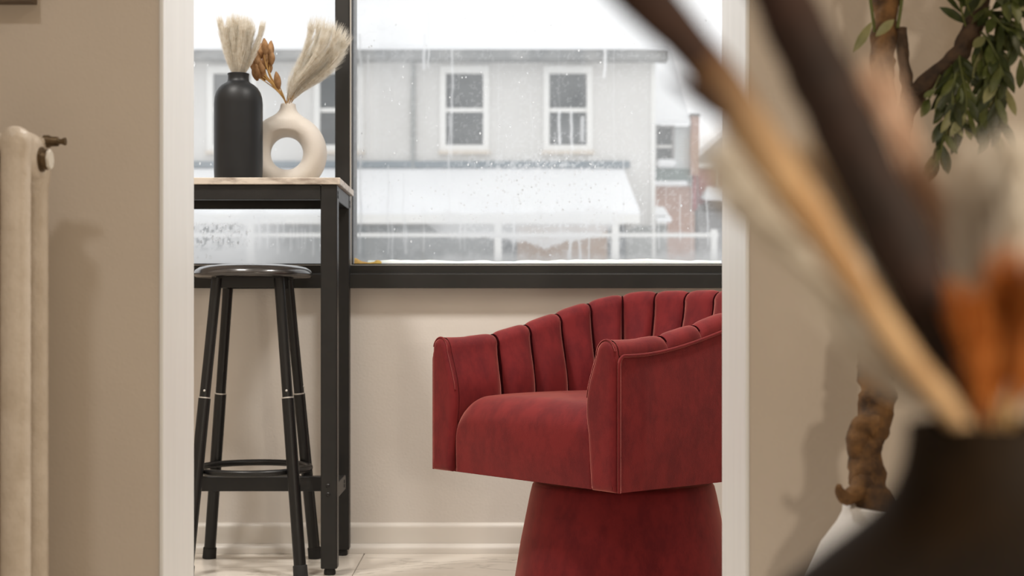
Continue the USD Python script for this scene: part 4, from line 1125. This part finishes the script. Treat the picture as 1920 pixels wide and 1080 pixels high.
for a, b in ((240, 274), (277, 304)):
    g = box(hx(1231), hx(1259), HD - 0.062, HD - 0.05, hz(b), hz(a)); g.vertices -= hb.loc
    sub(w, 'pane', g, M['ext_glass'])
g = box(hx(1231), hx(1259), HD - 0.09, HD - 0.04, hz(278), hz(273)); g.vertices -= hb.loc
sub(w, 'meeting_rail', g, M['ext_trim'])
hb.part('snow_ledge', box(hx(1229), hx(1264), HD - 0.35, HD - 0.07, hz(316), hz(301), 0.05), M['snow'], world=True)
hb.part('roof', moulding([(HD - 0.3, hz(237)), (HD + 3.2, hz(237) + 2.35), (HD + 6.5, hz(237)), (HD + 6.5, hz(237) + 0.12), (HD + 3.2, hz(237) + 2.5), (HD - 0.3, hz(237) + 0.12)], hx(1120), hx(1291)), M['snow'], world=True, smooth=False, label='roof under snow')
hb.part('rake_board', box(hx(1291), hx(1293), HD - 0.3, HD - 0.1, hz(240), hz(232)), M['gutter'], world=True)
hb.part('band', box(hx(1150), hx(1296), HD - 0.12, HD - 0.02, hz(342), hz(317)), M['green_grey'], world=True)
hb.part('snow_ledge', box(hx(1150), hx(1286), HD - 0.3, HD - 0.02, hz(350), hz(341), 0.03), M['snow'], world=True)
hb.part('brick_wall', box(hx(1130), hx(1302), HD - 0.05, HD + 0.1, 1.0, hz(350)), M['pink_brick'], world=True)
ch = hb.part('chimney', box(hx(1293), hx(1308), HD - 0.30, HD - 0.06, hz(330), hz(220)), M['pink_brick'], world=True)
g = box(hx(1291), hx(1310), HD - 0.34, HD - 0.02, hz(220), hz(216)); g.vertices -= hb.loc
sub(ch, 'chimney_cap', g, M['gutter'])
hb.part('downpipe', box(hx(1298), hx(1305), HD - 0.16, HD - 0.06, hz(394), hz(310)), M['red_paint'], world=True, label='dull red downpipe')
# lean-to shed in front of it
sd = Thing('porch_shed', 'small grey-green lean-to beside the porch railing', 'shed', (bx(1222, 30.5), 30.5, 1.05))
sx_, sz_ = (lambda p: bx(p, 30.5)), (lambda p: bz(p, 30.5))
sd.part('wall', box(sx_(1228), sx_(1250), 30.4, 31.5, 1.0, sz_(405)), M['ext_grey'], world=True)
sd.part('roof', moulding([(30.2, sz_(418)), (31.6, sz_(384)), (31.6, sz_(380)), (30.2, sz_(412))], sx_(1228), sx_(1256)), M['snow'], world=True, smooth=False)
sd.part('ledge', box(sx_(1228), sx_(1248), 30.25, 30.4, sz_(422), sz_(415)), M['ext_trim'], world=True)

# red-walled house at the right edge of the view
RD = 37.0
rx, rz = (lambda px: bx(px, RD)), (lambda py: bz(py, RD))
rh = Thing('red_house', 'grey and dull red house with snowy canopy at the right of the window', 'house', (rx(1400), RD, 1.2))
rh.part('wall', box(rx(1309), rx(1560), RD, RD + 7, 1.0, rz(300)), M['grey_shingle'], world=True)
rh.part('gable', poly_face(sg.Polygon([(rx(1309), rz(302)), (rx(1309), rz(296)), (rx(1420), rz(205)), (rx(1560), rz(302))]), RD + 0.02, RD + 0.4), M['grey_shingle'], world=True, smooth=False)
rp = np.array([[rx(1303), rz(296)], [rx(1420), rz(200)], [rx(1420), rz(140)], [rx(1303), rz(180)]])
V = np.array([[rx(1303), RD - 0.35, rz(300)], [rx(1420), RD - 0.35, rz(205)], [rx(1420), RD + 7, rz(205)], [rx(1303), RD + 7, rz(300)]])
V = np.vstack([V, V + [0, 0, 0.16]])
rh.part('roof', trimesh.Trimesh(V).convex_hull, M['snow'], world=True, smooth=False, label='roof under snow')
V = np.array([[rx(1566), RD - 0.35, rz(306)], [rx(1420), RD - 0.35, rz(205)], [rx(1420), RD + 7, rz(205)], [rx(1566), RD + 7, rz(306)]])
V = np.vstack([V, V + [0, 0, 0.16]])
rh.part('roof', trimesh.Trimesh(V).convex_hull, M['snow'], world=True, smooth=False, label='roof under snow')
rh.part('ledge', box(rx(1307), rx(1560), RD - 0.3, RD, rz(316), rz(308)), M['ext_trim'], world=True)
rh.part('red_wall', box(rx(1309), rx(1560), RD - 0.08, RD, rz(384), rz(317)), M['red_paint'], world=True)
rh.part('corner_post', box(rx(1344), rx(1348), RD - 0.14, RD - 0.08, rz(350), rz(316)), M['ext_trim'], world=True)
cv = []
for (px, py, dy) in ((1310, 378, -1.2), (1560, 378, -1.2), (1326, 349, -0.1), (1560, 349, -0.1), (1310, 382, -1.2), (1560, 382, -1.2), (1316, 360, -0.9), (1560, 360, -0.9), (1312, 372, -0.1), (1560, 380, -0.1)):
    cv.append([rx(px), RD + dy, rz(py)])
rh.part('canopy', trimesh.Trimesh(np.array(cv)).convex_hull, M['snow'], world=True, smooth=False, label='canopy under thick snow')
rh.part('canopy_beam', box(rx(1316), rx(1560), RD - 1.1, RD - 0.2, rz(398), rz(383)), M['bark_dark'], world=True)
